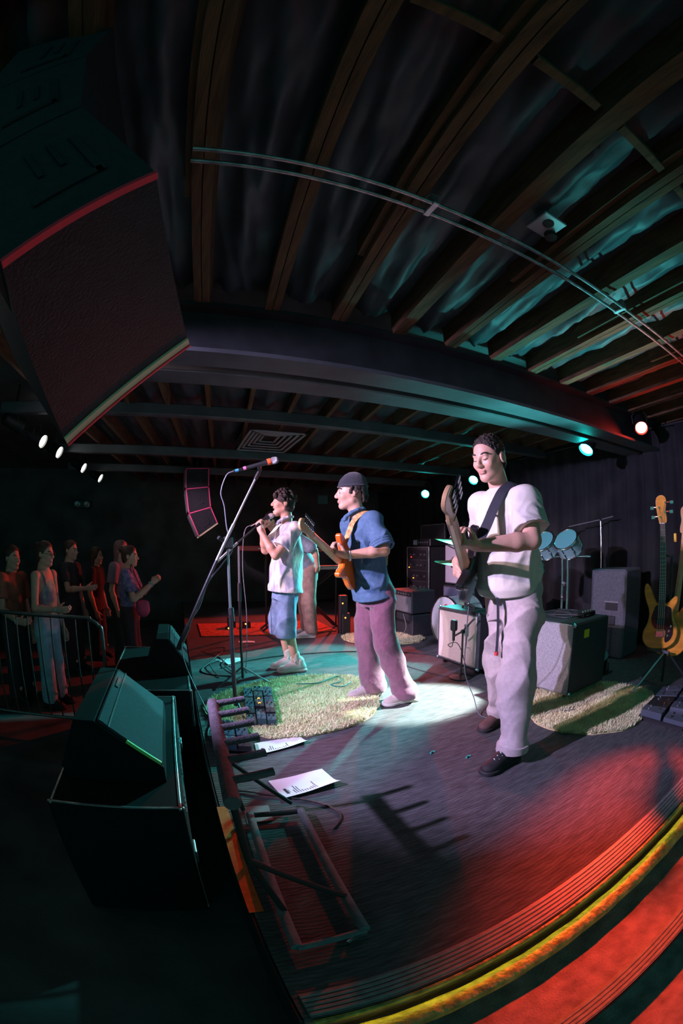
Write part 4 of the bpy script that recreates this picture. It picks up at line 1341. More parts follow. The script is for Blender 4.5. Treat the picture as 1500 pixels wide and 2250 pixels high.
cable('floor_cable', [(2.98, 5.1, 0.3), (2.9, 4.9, 0.12), (2.6, 4.75, 0.02), (2.4, 4.8, 0.006), (1.95, 3.9, 0.006), (1.6, 3.35, 0.006)], 'pale lead curving down from the small combo amplifier', 0.004, mat('pale_cable', (0.3, 0.35, 0.38), 0.5))
cable('cabinet_lead', [(2.75, 2.5, 0.645), (2.9, 2.2, 0.65), (3.0, 2.05, 0.645), (3.1, 2.3, 0.655), (2.85, 2.45, 0.65), (2.8, 2.15, 0.645), (3.05, 2.1, 0.66), (3.12, 2.5, 0.645)], 'dark lead coiled on top of the big bass cabinet', 0.007)
tn = thing('tuner_pedal', (3.02, 2.1, 0.63), 'flat black effect box lying on top of the big bass cabinet', 'effect unit')
MB().bbox((2.93, 2.06, 0.632), (3.12, 2.20, 0.67), 0.006).build('housing', m_plastic, tn)
for k in range(4):
    MB().cyl((2.96 + k * 0.04, 2.09, 0.67), (2.96 + k * 0.04, 2.09, 0.682), 0.008, n=8).build('knob', m_alu, tn)
done()
for i, (x, y) in enumerate(((1.34, 1.92), (1.48, 1.75))):
    MB().tube([(x, y, 0.006), (x + 0.02, y + 0.012, 0.007), (x + 0.035, y + 0.005, 0.006)], 0.006, 6).build('guitar_pick', mat('green_pick', (0.05, 0.5, 0.4), 0.4), None, label=('tiny green pick lying farther left of the bass player', 'tiny green pick lying nearest the toe of the bass player')[i], cat='pick', group='dropped picks')
MB().tube([(0.335, 0.78, 0.008), (0.37, 0.80, 0.008), (0.41, 0.80, 0.007)], 0.008, 8).build('metal_plug', m_chrome, None, smooth=True, label='small shiny plug lying near the corner of the guitar rack', cat='plug')

# ================================================================ guitars and basses
STRAT = [(-.20, 0), (-.195, -.07), (-.165, -.125), (-.11, -.155), (-.05, -.15), (0, -.125), (.04, -.112), (.08, -.12), (.12, -.137), (.152, -.138), (.166, -.118), (.145, -.088),
         (.118, -.06), (.11, -.028), (.115, .03), (.135, .055), (.165, .08), (.205, .11), (.226, .138), (.213, .158), (.17, .159), (.12, .142), (.07, .12), (.02, .116), (-.03, .13), (-.08, .152), (-.13, .152), (-.175, .115), (-.197, .06)]
BASS = [(-.25, .0), (-.243, -.08), (-.20, -.145), (-.13, -.172), (-.06, -.160), (0, -.128), (.05, -.112), (.10, -.125), (.15, -.15), (.185, -.152), (.20, -.13), (.175, -.095),
        (.145, -.06), (.138, -.03), (.142, .035), (.17, .06), (.22, .085), (.275, .11), (.31, .14), (.298, .165), (.245, .17), (.17, .15), (.10, .122), (.03, .115), (-.04, .132), (-.10, .162), (-.17, .16), (-.222, .12), (-.246, .06)]
HEAD = [(0, -.022), (.015, -.034), (.045, -.034), (.085, -.028), (.13, -.036), (.165, -.034), (.186, -.012), (.185, .016), (.168, .038), (.13, .044), (.06, .036), (.015, .026), (0, .022)]
m_rosewood = mat('rosewood', (0.16, 0.075, 0.05), 0.45, var=0.35, vscale=30, stretch=(1, 6, 6))
m_maple = mat('maple_neck', (0.66, 0.40, 0.20), 0.4, var=0.15, vscale=12, coat=0.3)
m_string = mat('steel_string', (0.7, 0.7, 0.72), 0.3, metal=1.0)
m_black_gloss = mat('black_gloss', (0.012, 0.012, 0.014), 0.22, coat=0.5)


def guitar(name, org, n, normal, label, body_m, guard_m, outline, scale_len, strings, head_face, tuner_m, guard_pts=None, strap=None, bs=1.0, tuner_sides=(1,), fret_m=None):
    """org: point between bridge and neck joint on the body front, n: towards the headstock, normal: out of the front"""
    org = vec(org)
    x = nrm(n)
    z = nrm(vec(normal) - x * (vec(normal) @ x))
    y = np.cross(z, x)
    R = np.array([x, y, z]).T

    def W(p):
        return R @ vec(p) + org
    root = thing(name, org, label, 'guitar', 'guitars and basses')
    out = [p[:2] for p in catmull([(a * bs, b * bs, 0) for a, b in outline], 5, True)]
    body = MB().prism(out, -0.046, 0.0, R, org, 0.009).build('body', body_m, root, smooth=True)
    bridge_x, nut_x = -0.10 * bs, -0.10 * bs + scale_len
    if guard_pts:
        g = [p[:2] for p in catmull([(a * bs, b * bs, 0) for a, b in guard_pts], 4, True)]
        pg = MB().prism(g, 0.0005, 0.004, R, org, 0.001).build('pickguard', guard_m, body)
        for kx, ky in ((-0.09, -0.085), (-0.05, -0.10), (-0.13, -0.075)):
            MB().lathe([(0.011, 0.004), (0.010, 0.018), (0.002, 0.019)], W((kx * bs, ky * bs, 0)), z, 12).build('knob', m_chrome, pg, smooth=True)
    for px in ((0.03, -0.01, -0.05) if strings > 4 else (0.0,)):
        MB().bbox((px - 0.012 if strings > 4 else -0.03, -0.04, 0.003), (px + 0.012 if strings > 4 else 0.015, 0.04, 0.012), 0.003, R, org).build('pickup', m_plastic, body)
    MB().bbox((bridge_x - 0.04, -0.038, 0.0), (bridge_x + 0.012, 0.038, 0.012), 0.003, R, org).build('bridge', m_chrome, body)
    hw0, hw1 = (0.029, 0.021) if strings > 4 else (0.032, 0.022)
    heel = 0.10 * bs
    # neck: back of maple, fretboard on top
    V = []
    for xx, hw, d in ((heel, hw0, 0.026), (nut_x, hw1, 0.020)):
        for yy, zz in ((-hw, 0.006), (-hw * 0.92, -d * 0.5), (-hw * 0.45, -d), (hw * 0.45, -d), (hw * 0.92, -d * 0.5), (hw, 0.006)):
            V.append(W((xx, yy, zz)))
    neck = MB().rings([V[:6], V[6:]], True).build('neck', m_maple, root, smooth=True)
    fl = 0.02 * bs
    V = [W(p) for p in ((fl, -hw0, 0.006), (nut_x, -hw1, 0.006), (nut_x, hw1, 0.006), (fl, hw0, 0.006), (fl, -hw0, 0.012), (nut_x, -hw1, 0.011), (nut_x, hw1, 0.011), (fl, hw0, 0.012))]
    fb = MB().add(V, [(0, 3, 2, 1), (4, 5, 6, 7), (0, 1, 5, 4), (1, 2, 6, 5), (2, 3, 7, 6), (3, 0, 4, 7)]).build('fretboard', fret_m or m_rosewood, neck)
    for k in range(1, 21):
        fx = nut_x - scale_len * (1 - 2 ** (-k / 12))
        if fx < fl + 0.01:
            break
        t = (fx - fl) / (nut_x - fl)
        hw = hw0 + (hw1 - hw0) * t
        MB().box((fx - 0.001, -hw, 0.0115), (fx + 0.001, hw, 0.0135), R, org).build('fret', m_string, fb)
    MB().box((nut_x - 0.002, -hw1, 0.006), (nut_x + 0.004, hw1, 0.015), R, org).build('nut', m_paper, neck)
    hs = 1.0 if strings > 4 else 1.18
    hh = [p[:2] for p in catmull([(nut_x + a * hs, b * hs, 0) for a, b in HEAD], 4, True)]
    head = MB().prism(hh, -0.016, 0.001, R, org, 0.002).build('headstock', m_maple, root, smooth=True)
    if head_face:
        hq = [p[:2] for p in catmull([(nut_x + 0.004 + a * hs * 0.97, b * hs * 0.93, 0) for a, b in HEAD], 4, True)]
        MB().prism(hq, 0.001, 0.0022, R, org).build('headstock_face', head_face, head)
    for i in range(strings):
        t = (i + 0.6) / strings
        hx = nut_x + (0.025 + 0.125 * t) * hs
        sd = tuner_sides[i % len(tuner_sides)]
        hy = (0.022 + 0.012 * t) * hs * sd
        ks = 1.0 if strings > 4 else 1.55
        MB().cyl(W((hx, hy * 0.75, 0.0)), W((hx, hy * 0.75, 0.018)), 0.0045 * ks, n=10).build('tuning_post', tuner_m, head, smooth=True)
        MB().tube([W((hx, hy * 0.8, -0.02)), W((hx, hy + sd * 0.022 * ks, -0.02))], 0.0035 * ks, 8).build('tuner_shaft', tuner_m, head)
        MB().bbox((-0.009 * ks, -0.011 * ks, -0.0035 * ks), (0.009 * ks, 0.011 * ks, 0.0035 * ks), 0.003, R, W((hx, hy + sd * 0.034 * ks, -0.02))).build('tuner_key', tuner_m, head)
        MB().bbox((-0.008 * ks, -0.010 * ks, -0.010), (0.008 * ks, 0.012 * ks, 0.0), 0.002, R, W((hx, hy * 0.7, -0.014))).build('tuner_gear', tuner_m, head)
        sy0 = (i - (strings - 1) / 2) * (0.053 if strings > 4 else 0.057) / max(strings - 1, 1)
        sy1 = sy0 * 0.68
        MB().tube([W((bridge_x, sy0, 0.016)), W((nut_x, sy1, 0.0155)), W((hx, hy * 0.75, 0.010))], 0.0007 if strings > 4 else 0.0013, 4).build('string', m_string, root)
    if strap:
        pts, w, m, up = strap
        P = catmull([vec(p) for p in pts], 8)
        V, F = [], []
        for i, q in enumerate(P):
            t = nrm(P[min(i + 1, len(P) - 1)] - P[max(i - 1, 0)])
            ctr = vec(up)
            outv = q - ctr
            outv = nrm(outv - t * (outv @ t))
            sd = np.cross(t, outv)
            V += [q + sd * w / 2, q - sd * w / 2, q - sd * w / 2 + outv * 0.003, q + sd * w / 2 + outv * 0.003]
        MB().rings([V[i:i + 4] for i in range(0, len(V), 4)], True).build('strap', m, root, smooth=False)
    done()
    return root


GUARD = [(.10, -.05), (.13, -.085), (.11, -.10), (.06, -.095), (0, -.10), (-.06, -.122), (-.12, -.115), (-.135, -.08), (-.09, -.045), (-.085, .04), (-.03, .085), (.03, .09), (.10, .10), (.16, .125), (.17, .105), (.12, .06), (.10, .03)]
MM_GUARD = [(.12, -.05), (.10, -.09), (.03, -.10), (-.05, -.12), (-.12, -.125), (-.17, -.10), (-.19, -.06), (-.15, -.05), (-.10, -.055), (-.075, -.03), (-.07, .04), (-.03, .08), (.03, .09), (.09, .07), (.13, .045)]
# two basses parked on a stand at the right
m_amber = mat('amber_lacquer', (0.85, 0.33, 0.04), 0.28, var=0.18, vscale=6, coat=0.6, stretch=(1, 1, 4))
guitar('bass_guitar', (3.30, 1.475, 0.60), (-0.03, -0.005, 1.0), (-0.90, -0.43, 0.08), 'amber bass guitar with black pickguard parked on the stand at the right edge', m_amber, m_black_gloss, BASS, 0.86, 4, m_amber, m_chrome, MM_GUARD, bs=0.95, tuner_sides=(1, -1))
guitar('bass_guitar', (3.46, 1.42, 0.52), (0.03, -0.10, 1.0), (0.90, 0.40, 0.08), 'second amber bass seen from behind on the same stand', m_amber, m_black_gloss, BASS, 0.86, 4, None, m_chrome, None, bs=0.95)
gs = thing('guitar_stand', (3.40, 1.45, 0), 'grey folding stand holding the two amber basses', 'stand')
MB().tube([(3.42, 1.44, 0.06), (3.40, 1.44, 0.55), (3.385, 1.43, 1.12)], 0.013, 8).build('pole', m_black_metal, gs, smooth=True)
for q in ((3.12, 1.60, 0.015), (3.55, 1.72, 0.015), (3.55, 1.18, 0.015)):
    MB().tube([(3.41, 1.44, 0.34), q], 0.011, 8).build('leg', m_tube if q[0] < 3.2 else m_black_metal, gs, smooth=True)
    MB().bbox((q[0] - 0.03, q[1] - 0.02, 0.001), (q[0] + 0.03, q[1] + 0.02, 0.03), 0.008).build('foot_pad', m_rubber, gs)
MB().tube([(3.30, 1.58, 0.36), (3.30, 1.36, 0.345)], 0.014, 8).build('cradle', m_foam, gs, smooth=True)
MB().tube([(3.40, 1.46, 0.38), (3.30, 1.47, 0.35)], 0.010, 8).build('cradle_arm', m_black_metal, gs, smooth=True)
MB().tube([(3.30, 1.52, 1.10), (3.38, 1.47, 1.115), (3.30, 1.38, 1.105)], 0.011, 8).build('neck_yoke', m_foam, gs, smooth=True)
done()
cc = thing('cable_coil', (3.50, 1.36, 0.95), 'coil of black leads hanging beside the parked basses with a yellow tag', 'cable')
for i in range(6):
    r0 = 0.13 + 0.012 * (i % 3)
    cx, cy, cz = 3.52 + 0.008 * i, 1.34 + 0.006 * (i % 2), 1.14 - 0.02 * (i % 3)
    MB().tube([(cx + 0.3 * r0 * math.cos(a), cy + 0.55 * r0 * math.cos(a + 0.1 * i), cz + 1.15 * r0 * math.sin(a)) for a in np.linspace(0, 2 * math.pi, 28, endpoint=False)], 0.005, 6, closed=True).build('loop', m_cable, cc, smooth='all')
MB().bbox((3.44, 1.41, 1.215), (3.46, 1.435, 1.285), 0.004).build('yellow_tag', mat('yellow_tag', (0.8, 0.62, 0.05), 0.5), cc)
done()

# ================================================================ people
m_skin = mat('skin', (0.62, 0.36, 0.26), 0.5, var=0.08, vscale=30, sub=0.08, bump=0.05, bscale=200)
m_lip = mat('lips', (0.52, 0.25, 0.20), 0.45)
m_brow = mat('dark_hair', (0.025, 0.016, 0.012), 0.55, var=0.4, vscale=60, bump=0.6, bscale=180)
m_eye = mat('eye', (0.05, 0.035, 0.03), 0.2)
m_stub = mat('stubble_skin', (0.50, 0.29, 0.22), 0.55, var=0.1, vscale=60)


def head_prims(c, F, mouth=0.0, s=1.0, k=1.0):
    """F: columns right, forward, up; c: centre between the ears at eye height"""
    c = vec(c)

    def L(p):
        return c + F @ (vec(p) * s)

    def E(p, r, kk, rot=None):
        return ell(L(p), vec(r) * s, F if rot is None else F @ rot, kk * s)

    def S(a, b, ra, rb, kk):
        return seg(L(a), L(b), ra * s, rb * s, kk * s)
    P = [E((0, -.014, .034), (.077, .099, .090), .02), E((0, .026, -.030), (.063, .066, .088), .03),
         S((.052, -.005, -.062), (.014, .058, -.100), .019, .020, .02), S((-.052, -.005, -.062), (-.014, .058, -.100), .019, .020, .02),
         E((0, .064, -.100), (.024, .024, .020), .02),
         S((-.034, .078, .020), (.034, .078, .020), .012, .012, .014),
         E((.041, .060, -.028), (.022, .024, .022), .02), E((-.041, .060, -.028), (.022, .024, .022), .02)]
    for sx in (-1, 1):
        P.append(sub(E((sx * .032, .100, .001), (.019, .018, .012), .01), .014 * s))
        P.append(E((sx * .032, .074, .001), (.0150, .0150, .0135), .004))
    P += [S((0, .086, .014), (0, .110, -.026), .0085, .0125, .010), E((0, .104, -.034), (.017, .013, .009), .008),
          E((.0125, .098, -.035), (.0085, .010, .008), .006), E((-.0125, .098, -.035), (.0085, .010, .008), .006)]
    if mouth > 0:
        P += [E((0, .089, -.058), (.024, .012, .007), .008), E((0, .082, -.082 - mouth * .01), (.022, .013, .008), .010),
              E((0, .062, -.108 - mouth * .012), (.026, .026, .020), .02),
              sub(E((0, .100, -.069 - mouth * .004), (.016, .030, .007 + mouth * .006), .004), .006 * s)]
    else:
        P += [E((0, .090, -.061), (.025, .011, .006), .006), E((0, .088, -.072), (.022, .011, .0065), .006),
              sub(E((0, .104, -.0665), (.026, .008, .0016), .002), .004 * s)]
    for sx in (-1, 1):
        P.append(E((sx * .081, -.014, -.008), (.011, .021, .033), .008))
        P.append(sub(E((sx * .093, -.009, -.006), (.007, .010, .019), .004), .006 * s))
    P.append(S((0, -.028, -.055), (0, -.045, -.165), .053, .056, .03))
    return P


def face_paint(c, F, s=1.0, brow=True, stub=False):
    c = vec(c)

    def paint(V):
        q = ((V - c) @ F) / s
        x, y, z = np.abs(q[:, 0]), q[:, 1], q[:, 2]
        idx = np.zeros(len(V))
        near = (np.abs(V - c).max(1) < 0.2)
        if stub:
            idx[near & (y > 0.0) & (z < -.045) & (z > -.135) & (y > -0.2)] = 4
        idx[near & (y > .072) & (x < .025) & (z < -.055) & (z > -.080)] = 1
        return idx
    return paint


def face_lines(root, c, F, s=1.0, m=None, lids=True):
    """eyebrows and lash lines"""
    c = vec(c)
    for sx in (-1, 1):
        P = catmull([c + F @ (vec(p) * s) for p in ((sx * .013, .0885, .0225), (sx * .030, .0885, .0285), (sx * .044, .0810, .0285), (sx * .053, .0715, .0235))], 4)
        n = len(P)
        MB().tube(P, [(.0030 + .0022 * math.sin(math.pi * (i + 1) / (n + 1))) * s for i in range(n)], 8).build('eyebrow', m or m_brow, root, smooth='all')
        P = catmull([c + F @ (vec(p) * s) for p in ((sx * .018, .0825, -.003), (sx * .032, .0890, -.0065), (sx * .046, .0805, -.002))], 5)
        MB().tube(P, .0018 * s, 6).build('eyelashes', m_eye, root, smooth='all')


def lapels(c, F, m, root, drop=0.0, res=.005):
    """open shirt collar lying on the shoulders around the neck"""
    c = vec(c)

    def L(x, y, z):
        return c + F @ vec((x, y, z - drop))
    P = []
    for sx in (-1, 1):
        Q = [(0, -.105, -.118), (sx * .045, -.090, -.118), (sx * .066, -.045, -.128), (sx * .062, .000, -.150), (sx * .042, .035, -.178), (sx * .052, .045, -.200)]
        for i in range(len(Q) - 1):
            P.append(seg(L(*Q[i]), L(*Q[i + 1]), .011 if i < 3 else .014, .011 if i < 2 else .014, .008))
    soft('collar', P, res, m, root)


def arm(sh, el, wr, r=1.0):
    sh, el, wr = vec(sh), vec(el), vec(wr)
    mid = el + (wr - el) * 0.3
    return [seg(sh, el, .049 * r, .039 * r, .02), seg(el, mid, .038 * r, .041 * r, .015), seg(mid, wr, .041 * r, .026 * r, .015)]


def hand(w, fwd, pn, thumb_side, curl, sc=1.0, thumb=(0.6, 0.5, 0.6), spread=0.0):
    """w wrist, fwd towards the knuckles, pn palm normal, curl: list of (a,b,c) degrees for the four fingers"""
    w = vec(w)
    f = nrm(fwd)
    p = nrm(vec(pn) - f * (vec(pn) @ f))
    t = np.cross(f, p)
    if t @ vec(thumb_side) < 0:
        t = -t
    P = []
    lens = [(.043, .026, .021), (.047, .030, .022), (.044, .028, .022), (.035, .021, .019)]
    if not isinstance(curl[0], (tuple, list)):
        curl = [curl] * 4
    for i in range(4):
        off = (.030, .010, -.010, -.029)[i] * sc
        kn = w + f * (.088, .090, .086, .078)[i] * sc + t * off
        P.append(seg(w + t * off * 0.55 + f * .012, kn, .0175 * sc, .0125 * sc, .012))
        a = 0.0
        q = kn
        tt = t * math.sin(math.radians(spread * (1.5 - i)))
        for j in range(3):
            a += math.radians(curl[i][j])
            dv = nrm(f * math.cos(a) + p * math.sin(a) + tt)
            e = q + dv * lens[i][j] * sc
            r0 = (.0098, .0090, .0082, .0076)[j] * sc * (0.9 if i == 3 else 1)
            r1 = (.0090, .0082, .0072, .0070)[j] * sc * (0.9 if i == 3 else 1)
            P.append(seg(q, e, r0, r1, .003))
            q = e
    P.append(ell(w + f * .05 * sc + p * .004, (.034 * sc, .042 * sc, .016 * sc), np.array([t, f, p]).T, .012))
    b = w + f * .022 * sc + t * .026 * sc + p * .006
    dv = nrm(f * thumb[0] + t * thumb[1] + p * thumb[2])
    e = b + dv * .045 * sc
    P.append(seg(w + f * .01, b, .018 * sc, .015 * sc, .012))
    P.append(seg(b, e, .0145 * sc, .0115 * sc, .008))
    dv2 = nrm(dv + f * 0.45)
    P.append(seg(e, e + dv2 * .032 * sc, .0112 * sc, .0088 * sc, .003))
    return P


SOLE = [(-.50, 0), (-.47, -.13), (-.38, -.17), (-.15, -.15), (.10, -.16), (.28, -.185), (.42, -.15), (.49, -.05), (.49, .06), (.42, .14), (.28, .175), (.10, .14), (-.15, .135), (-.38, .155), (-.47, .12)]


def shoe(root, heel, toe, ankle, m, sole_m, z=0.0, lace_m=None, w=1.0, sole_h=0.028, sock=None, res=0.006, cuff_h=0.05, panel=None):
    heel, toe = vec((*heel[:2], z)), vec((*toe[:2], z))
    ax = toe - heel
    Ln = np.linalg.norm(ax)
    f = ax / Ln
    l = np.array([-f[1], f[0], 0])
    c = (heel + toe) / 2
    out = [p[:2] for p in catmull([(a * Ln, b * Ln * w, 0) for a, b in SOLE], 4, True)]
    R = np.array([f, l, (0, 0, 1)]).T
    s = MB().prism(out, 0.001, sole_h, R, c, 0.006).build('shoe_sole', sole_m, root, smooth=True)
    zz = vec((0, 0, 1))
    P = [ell(heel + f * Ln * .17 + zz * .045, (Ln * .155, .037 * w, .05), R, .02), ell(heel + f * Ln * .45 + zz * .048, (Ln * .26, .043 * w, .056), R, .03), seg(heel + f * Ln * .26 + zz * .085, heel + f * Ln * .62 + zz * .050, .037 * w, .032 * w, .02),
         ell(heel + f * Ln * .77 + zz * .034, (Ln * .20, .045 * w, .034), R, .03), seg(heel + f * Ln * .24 + zz * .06, heel + f * Ln * .24 + zz * (.06 + cuff_h), .040 * w, .043 * w, .02),
         cut((0, 0, z + sole_h - 0.008), (0, 0, -1))]
    up = soft('shoe_upper', P, res, m, root)
    if lace_m:
        for i in range(4):
            q = heel + f * Ln * (.42 + .08 * i) + zz * (.112 - .012 * i)
            MB().tube([q - l * .026 - zz * .008, q + zz * .006, q + l * .026 - zz * .008], .0035, 6).build('lace', lace_m, root)
            MB().tube([q - l * .024 - zz * .007, q + f * Ln * .05 + zz * .003, q + l * .024 + f * Ln * .08 - zz * .012], .003, 6).build('lace', lace_m, root)
        q = heel + f * Ln * .38 + zz * .118
        for sd in (-1, 1):
            MB().tube(catmull([q, q + l * sd * .03 + zz * .012, q + l * sd * .045 + f * .02 - zz * .01, q + l * sd * .02 + f * .012], 4), .003, 6).build('lace', lace_m, root)
    return up


def legs_body(J):
    P = []
    for s in 'LR':
        P += [seg(J['hip' + s], J['kn' + s], .075, .05, .03), seg(J['kn' + s], J['an' + s], .052, .036, .02), seg(J['an' + s], vec(J['toe' + s]) * 0.6 + vec(J['an' + s]) * 0.4 * np.array([1, 1, 0.2]) + vec((0, 0, 0.015)), .030, .018, .02)]
    return P


def hair_cap(c, F, grow, planes, s=1.0, extra=(), noise=0.004):
    c = vec(c)

    def L(p):
        return c + F @ (vec(p) * s)
    P = [ell(L((0, -.014, .036)), (vec((.077, .099, .090)) + grow) * s, F, .01), ell(L((0, -.045, -.03)), (vec((.066, .06, .065)) + grow) * s, F, .02)]
    P += list(extra)
    if noise:
        P.append(fold(noise, 60, seed=3))
    for p, n in planes:
        P.append(cut(L(p), F @ nrm(n)))
    return P


HAIRLINE = [((0, .070, .078), (0, .76, -.65))]
# ---------------------------------------------------------------- the bass player
m_white_tee = mat('white_cotton', (0.64, 0.62, 0.56), 0.85, var=0.04, vscale=60, bump=0.10, bscale=220)
m_offwhite = mat('ecru_canvas', (0.46, 0.40, 0.40), 0.85, var=0.08, vscale=50, bump=0.12, bscale=220)
m_strap = mat('navy_webbing', (0.018, 0.022, 0.035), 0.7, bump=0.3, bscale=300)
BJ = dict(hipL=(1.76, 1.67, .93), hipR=(1.80, 1.87, .93), knL=(1.68, 1.62, .50), knR=(1.86, 1.94, .50), anL=(1.655, 1.555, .10), anR=(1.97, 2.03, .10), toeL=(1.45, 1.54, .03), toeR=(1.83, 2.01, .03))
hc = vec((1.585, 1.755, 1.725))
FB = frame((-0.95, -0.20, -0.24))
bassist = thing('person', (1.72, 1.78, 0), 'person in white t-shirt and ecru trousers playing a black bass, nearest on stage', 'person', 'band')
P = [loft((1.78, 1.77, .90), (1.67, 1.76, 1.50), (-.98, -.12, 0), (0, .3, .6, .9, 1.0), (.15, .14, .155, .15, .08), (.11, .11, .125, .09, .06), k=.03)]
P += legs_body(BJ)
shL, shR = vec((1.685, 1.575, 1.475)), vec((1.665, 1.945, 1.475))
elL, wrL = vec((1.575, 1.435, 1.262)), vec((1.305, 1.555, 1.245))
P += [seg(shL, (1.67, 1.76, 1.47), .05, .06, .03), seg(shR, (1.67, 1.76, 1.47), .05, .06, .03)]
P += arm(shL, elL, wrL, 1.12)
P += hand(wrL, (-.99, -.05, .10), (0.10, 0.10, 1.0), (-.3, -.95, 0), [(62, 62, 40), (58, 66, 40), (55, 66, 40), (52, 62, 40)], 1.05, (0.75, 0.2, 0.9))
elR, wrR = vec((1.80, 2.10, 1.25)), vec((1.515, 1.985, 1.155))
P += arm(shR, elR, wrR, 1.05)
P += hand(wrR, (-.52, -.66, -.55), (.62, -.55, -.25), (-.2, -.6, .6), [(25, 50, 35), (30, 52, 35), (36, 54, 35), (42, 54, 35)], 1.05, (0.8, 0.35, 0.5))
P += head_prims(hc, FB, s=1.03)
soft('body', P, 0.005, [m_skin, m_lip, m_brow, m_eye, m_stub], bassist, paint=face_paint(hc, FB))
rr = np.random.default_rng(21)
ex = []
for i in range(320):
    v = nrm(rr.normal(size=3))
    if v[2] < -.1:
        continue
    ex.append(ell(hc + FB @ (vec((0, -.014, .036)) + v * (vec((.077, .099, .090)) + .008)), [rr.uniform(.004, .0075)] * 3, None, .003))
soft('hair', hair_cap(hc, FB, .007, [((0, .066, .072), (0, .82, -.57))], extra=ex, noise=.004), .0045, m_brow, bassist)
face_lines(bassist, hc, FB, 1.03)
# shirt: torso loft, sleeves, folds
f0 = (-.98, -.12, 0)
P = [seg(shL + (0.01, .02, .0), shL + (elL - shL) * .90, .080, .102, .05), cut(shL + (elL - shL) * .74, nrm(elL - shL) * 0.85 + vec((0.2, 0, -0.25)), .2),
     seg(shR + (0, -.02, 0), shR + (elR - shR) * .85, .08, .095, .05), cut(shR + (elR - shR) * .7, elR - shR, .2),
     loft((1.765, 1.77, .985), (1.675, 1.76, 1.565), f0, (0, .08, .25, .5, .75, .88, .96, 1.0), (.190, .200, .205, .205, .205, .19, .12, .07), (.165, .175, .172, .165, .155, .125, .085, .065), of=(.03, .035, .03, .02, .01, 0, 0, 0), k=.03),
     seg((1.67, 1.76, 1.475), shL, .07, .075, .05), seg((1.67, 1.76, 1.475), shR, .07, .07, .05)]
P += [fold(.024, 8, (1, 1, .6), 4, 1.0, 1.54), fold(.004, 24, (1, 1, .6), 5, 1.0, 1.52), cut((1.60, 1.74, 1.555), (-.5, 0, .86), .2)]
soft('t_shirt', P, .006, m_white_tee, bassist)
MB().tube(catmull([(1.60 + .068 * (1 - math.cos(a)), 1.76 + .072 * math.sin(a), 1.535 + .035 * (1 - math.cos(a)) * .5) for a in np.linspace(0, 2 * math.pi, 16, endpoint=False)], 3, True), .008, 6, closed=True).build('collar', m_white_tee, bassist, smooth='all')
# trousers
P = [loft((1.785, 1.77, .82), (1.775, 1.77, 1.06), f0, (0, .5, 1), (.19, .185, .175), (.155, .155, .15), k=.03)]
for s, dz in (('L', 0), ('R', 0)):
    hp, kn, an = vec(BJ['hip' + s]), vec(BJ['kn' + s]), vec(BJ['an' + s])
    P += [seg(hp + (0, 0, -.02), kn, .128, .105, .05), seg(kn, an + (0, 0, .02), .105, .088, .05)]
P += [fold(.034, 6.5, (1, 1, .6), 9, .12, 1.0), fold(.005, 18, (1, 1, .7), 10, .12, 1.0), cut((1.7, 1.7, .068), (0, 0, -1))]
soft('trousers', P, .0065, m_offwhite, bassist)
MB().lathe([(.091, -.025), (.096, -.022), (.096, .022), (.090, .025)], vec(BJ['anL']) + (0, 0, .003), (0.02, 0, 1), 24).build('trouser_cuff', m_offwhite, bassist, smooth=True)
MB().tube(catmull([(1.60, 1.72, 1.02), (1.585, 1.70, .95), (1.585, 1.69, .80), (1.578, 1.685, .66)], 5), [.010] * 16, 4).build('belt_strap', m_strap, bassist)
MB().bbox((1.570, 1.675, .645), (1.586, 1.695, .668), .002).build('belt_tip', mat('red_tip', (.6, .04, .05), .5), bassist)
m_blackshoe = mat('black_canvas', (.016, .016, .018), .7, bump=.3, bscale=200)
shoe(bassist, (1.725, 1.575), (1.415, 1.525), BJ['anL'], m_blackshoe, m_rubber, lace_m=mat('white_lace', (.75, .73, .74), .7), w=1.05)
shoe(bassist, (2.06, 2.05), (1.775, 1.99), BJ['anR'], mat('brown_suede', (.10, .05, .045), .75), m_rubber, w=1.0)
MB().bbox((-.02, -.001, -.006), (.012, .002, .006), .0005, frame((-.98, -.15, 0)), (1.507, 1.69, 1.415)).build('chest_print', m_ink, bassist)
done()

nB = nrm((-.655, -.69, .335))
zB = nrm((-.70, .68, .30))
orgB = vec((1.205, 1.565, 1.262)) - nB * 0.47
guitar('bass_guitar', orgB, nB, zB, 'black bass guitar with a maple headstock pointing at the camera held by the bass player', m_black_gloss, m_black_gloss, BASS, 0.86, 4, None, mat('black_nickel', (.10, .10, .11), .25, metal=1.0), GUARD,
       strap=([(1.88, 1.98, 1.20), (1.85, 1.86, 1.42), (1.765, 1.73, 1.555), (1.685, 1.672, 1.578), (1.60, 1.668, 1.535), (1.535, 1.668, 1.45), (1.475, 1.668, 1.35), (1.42, 1.672, 1.265)], .055, m_strap, (1.72, 1.80, 1.35)), bs=1.0)

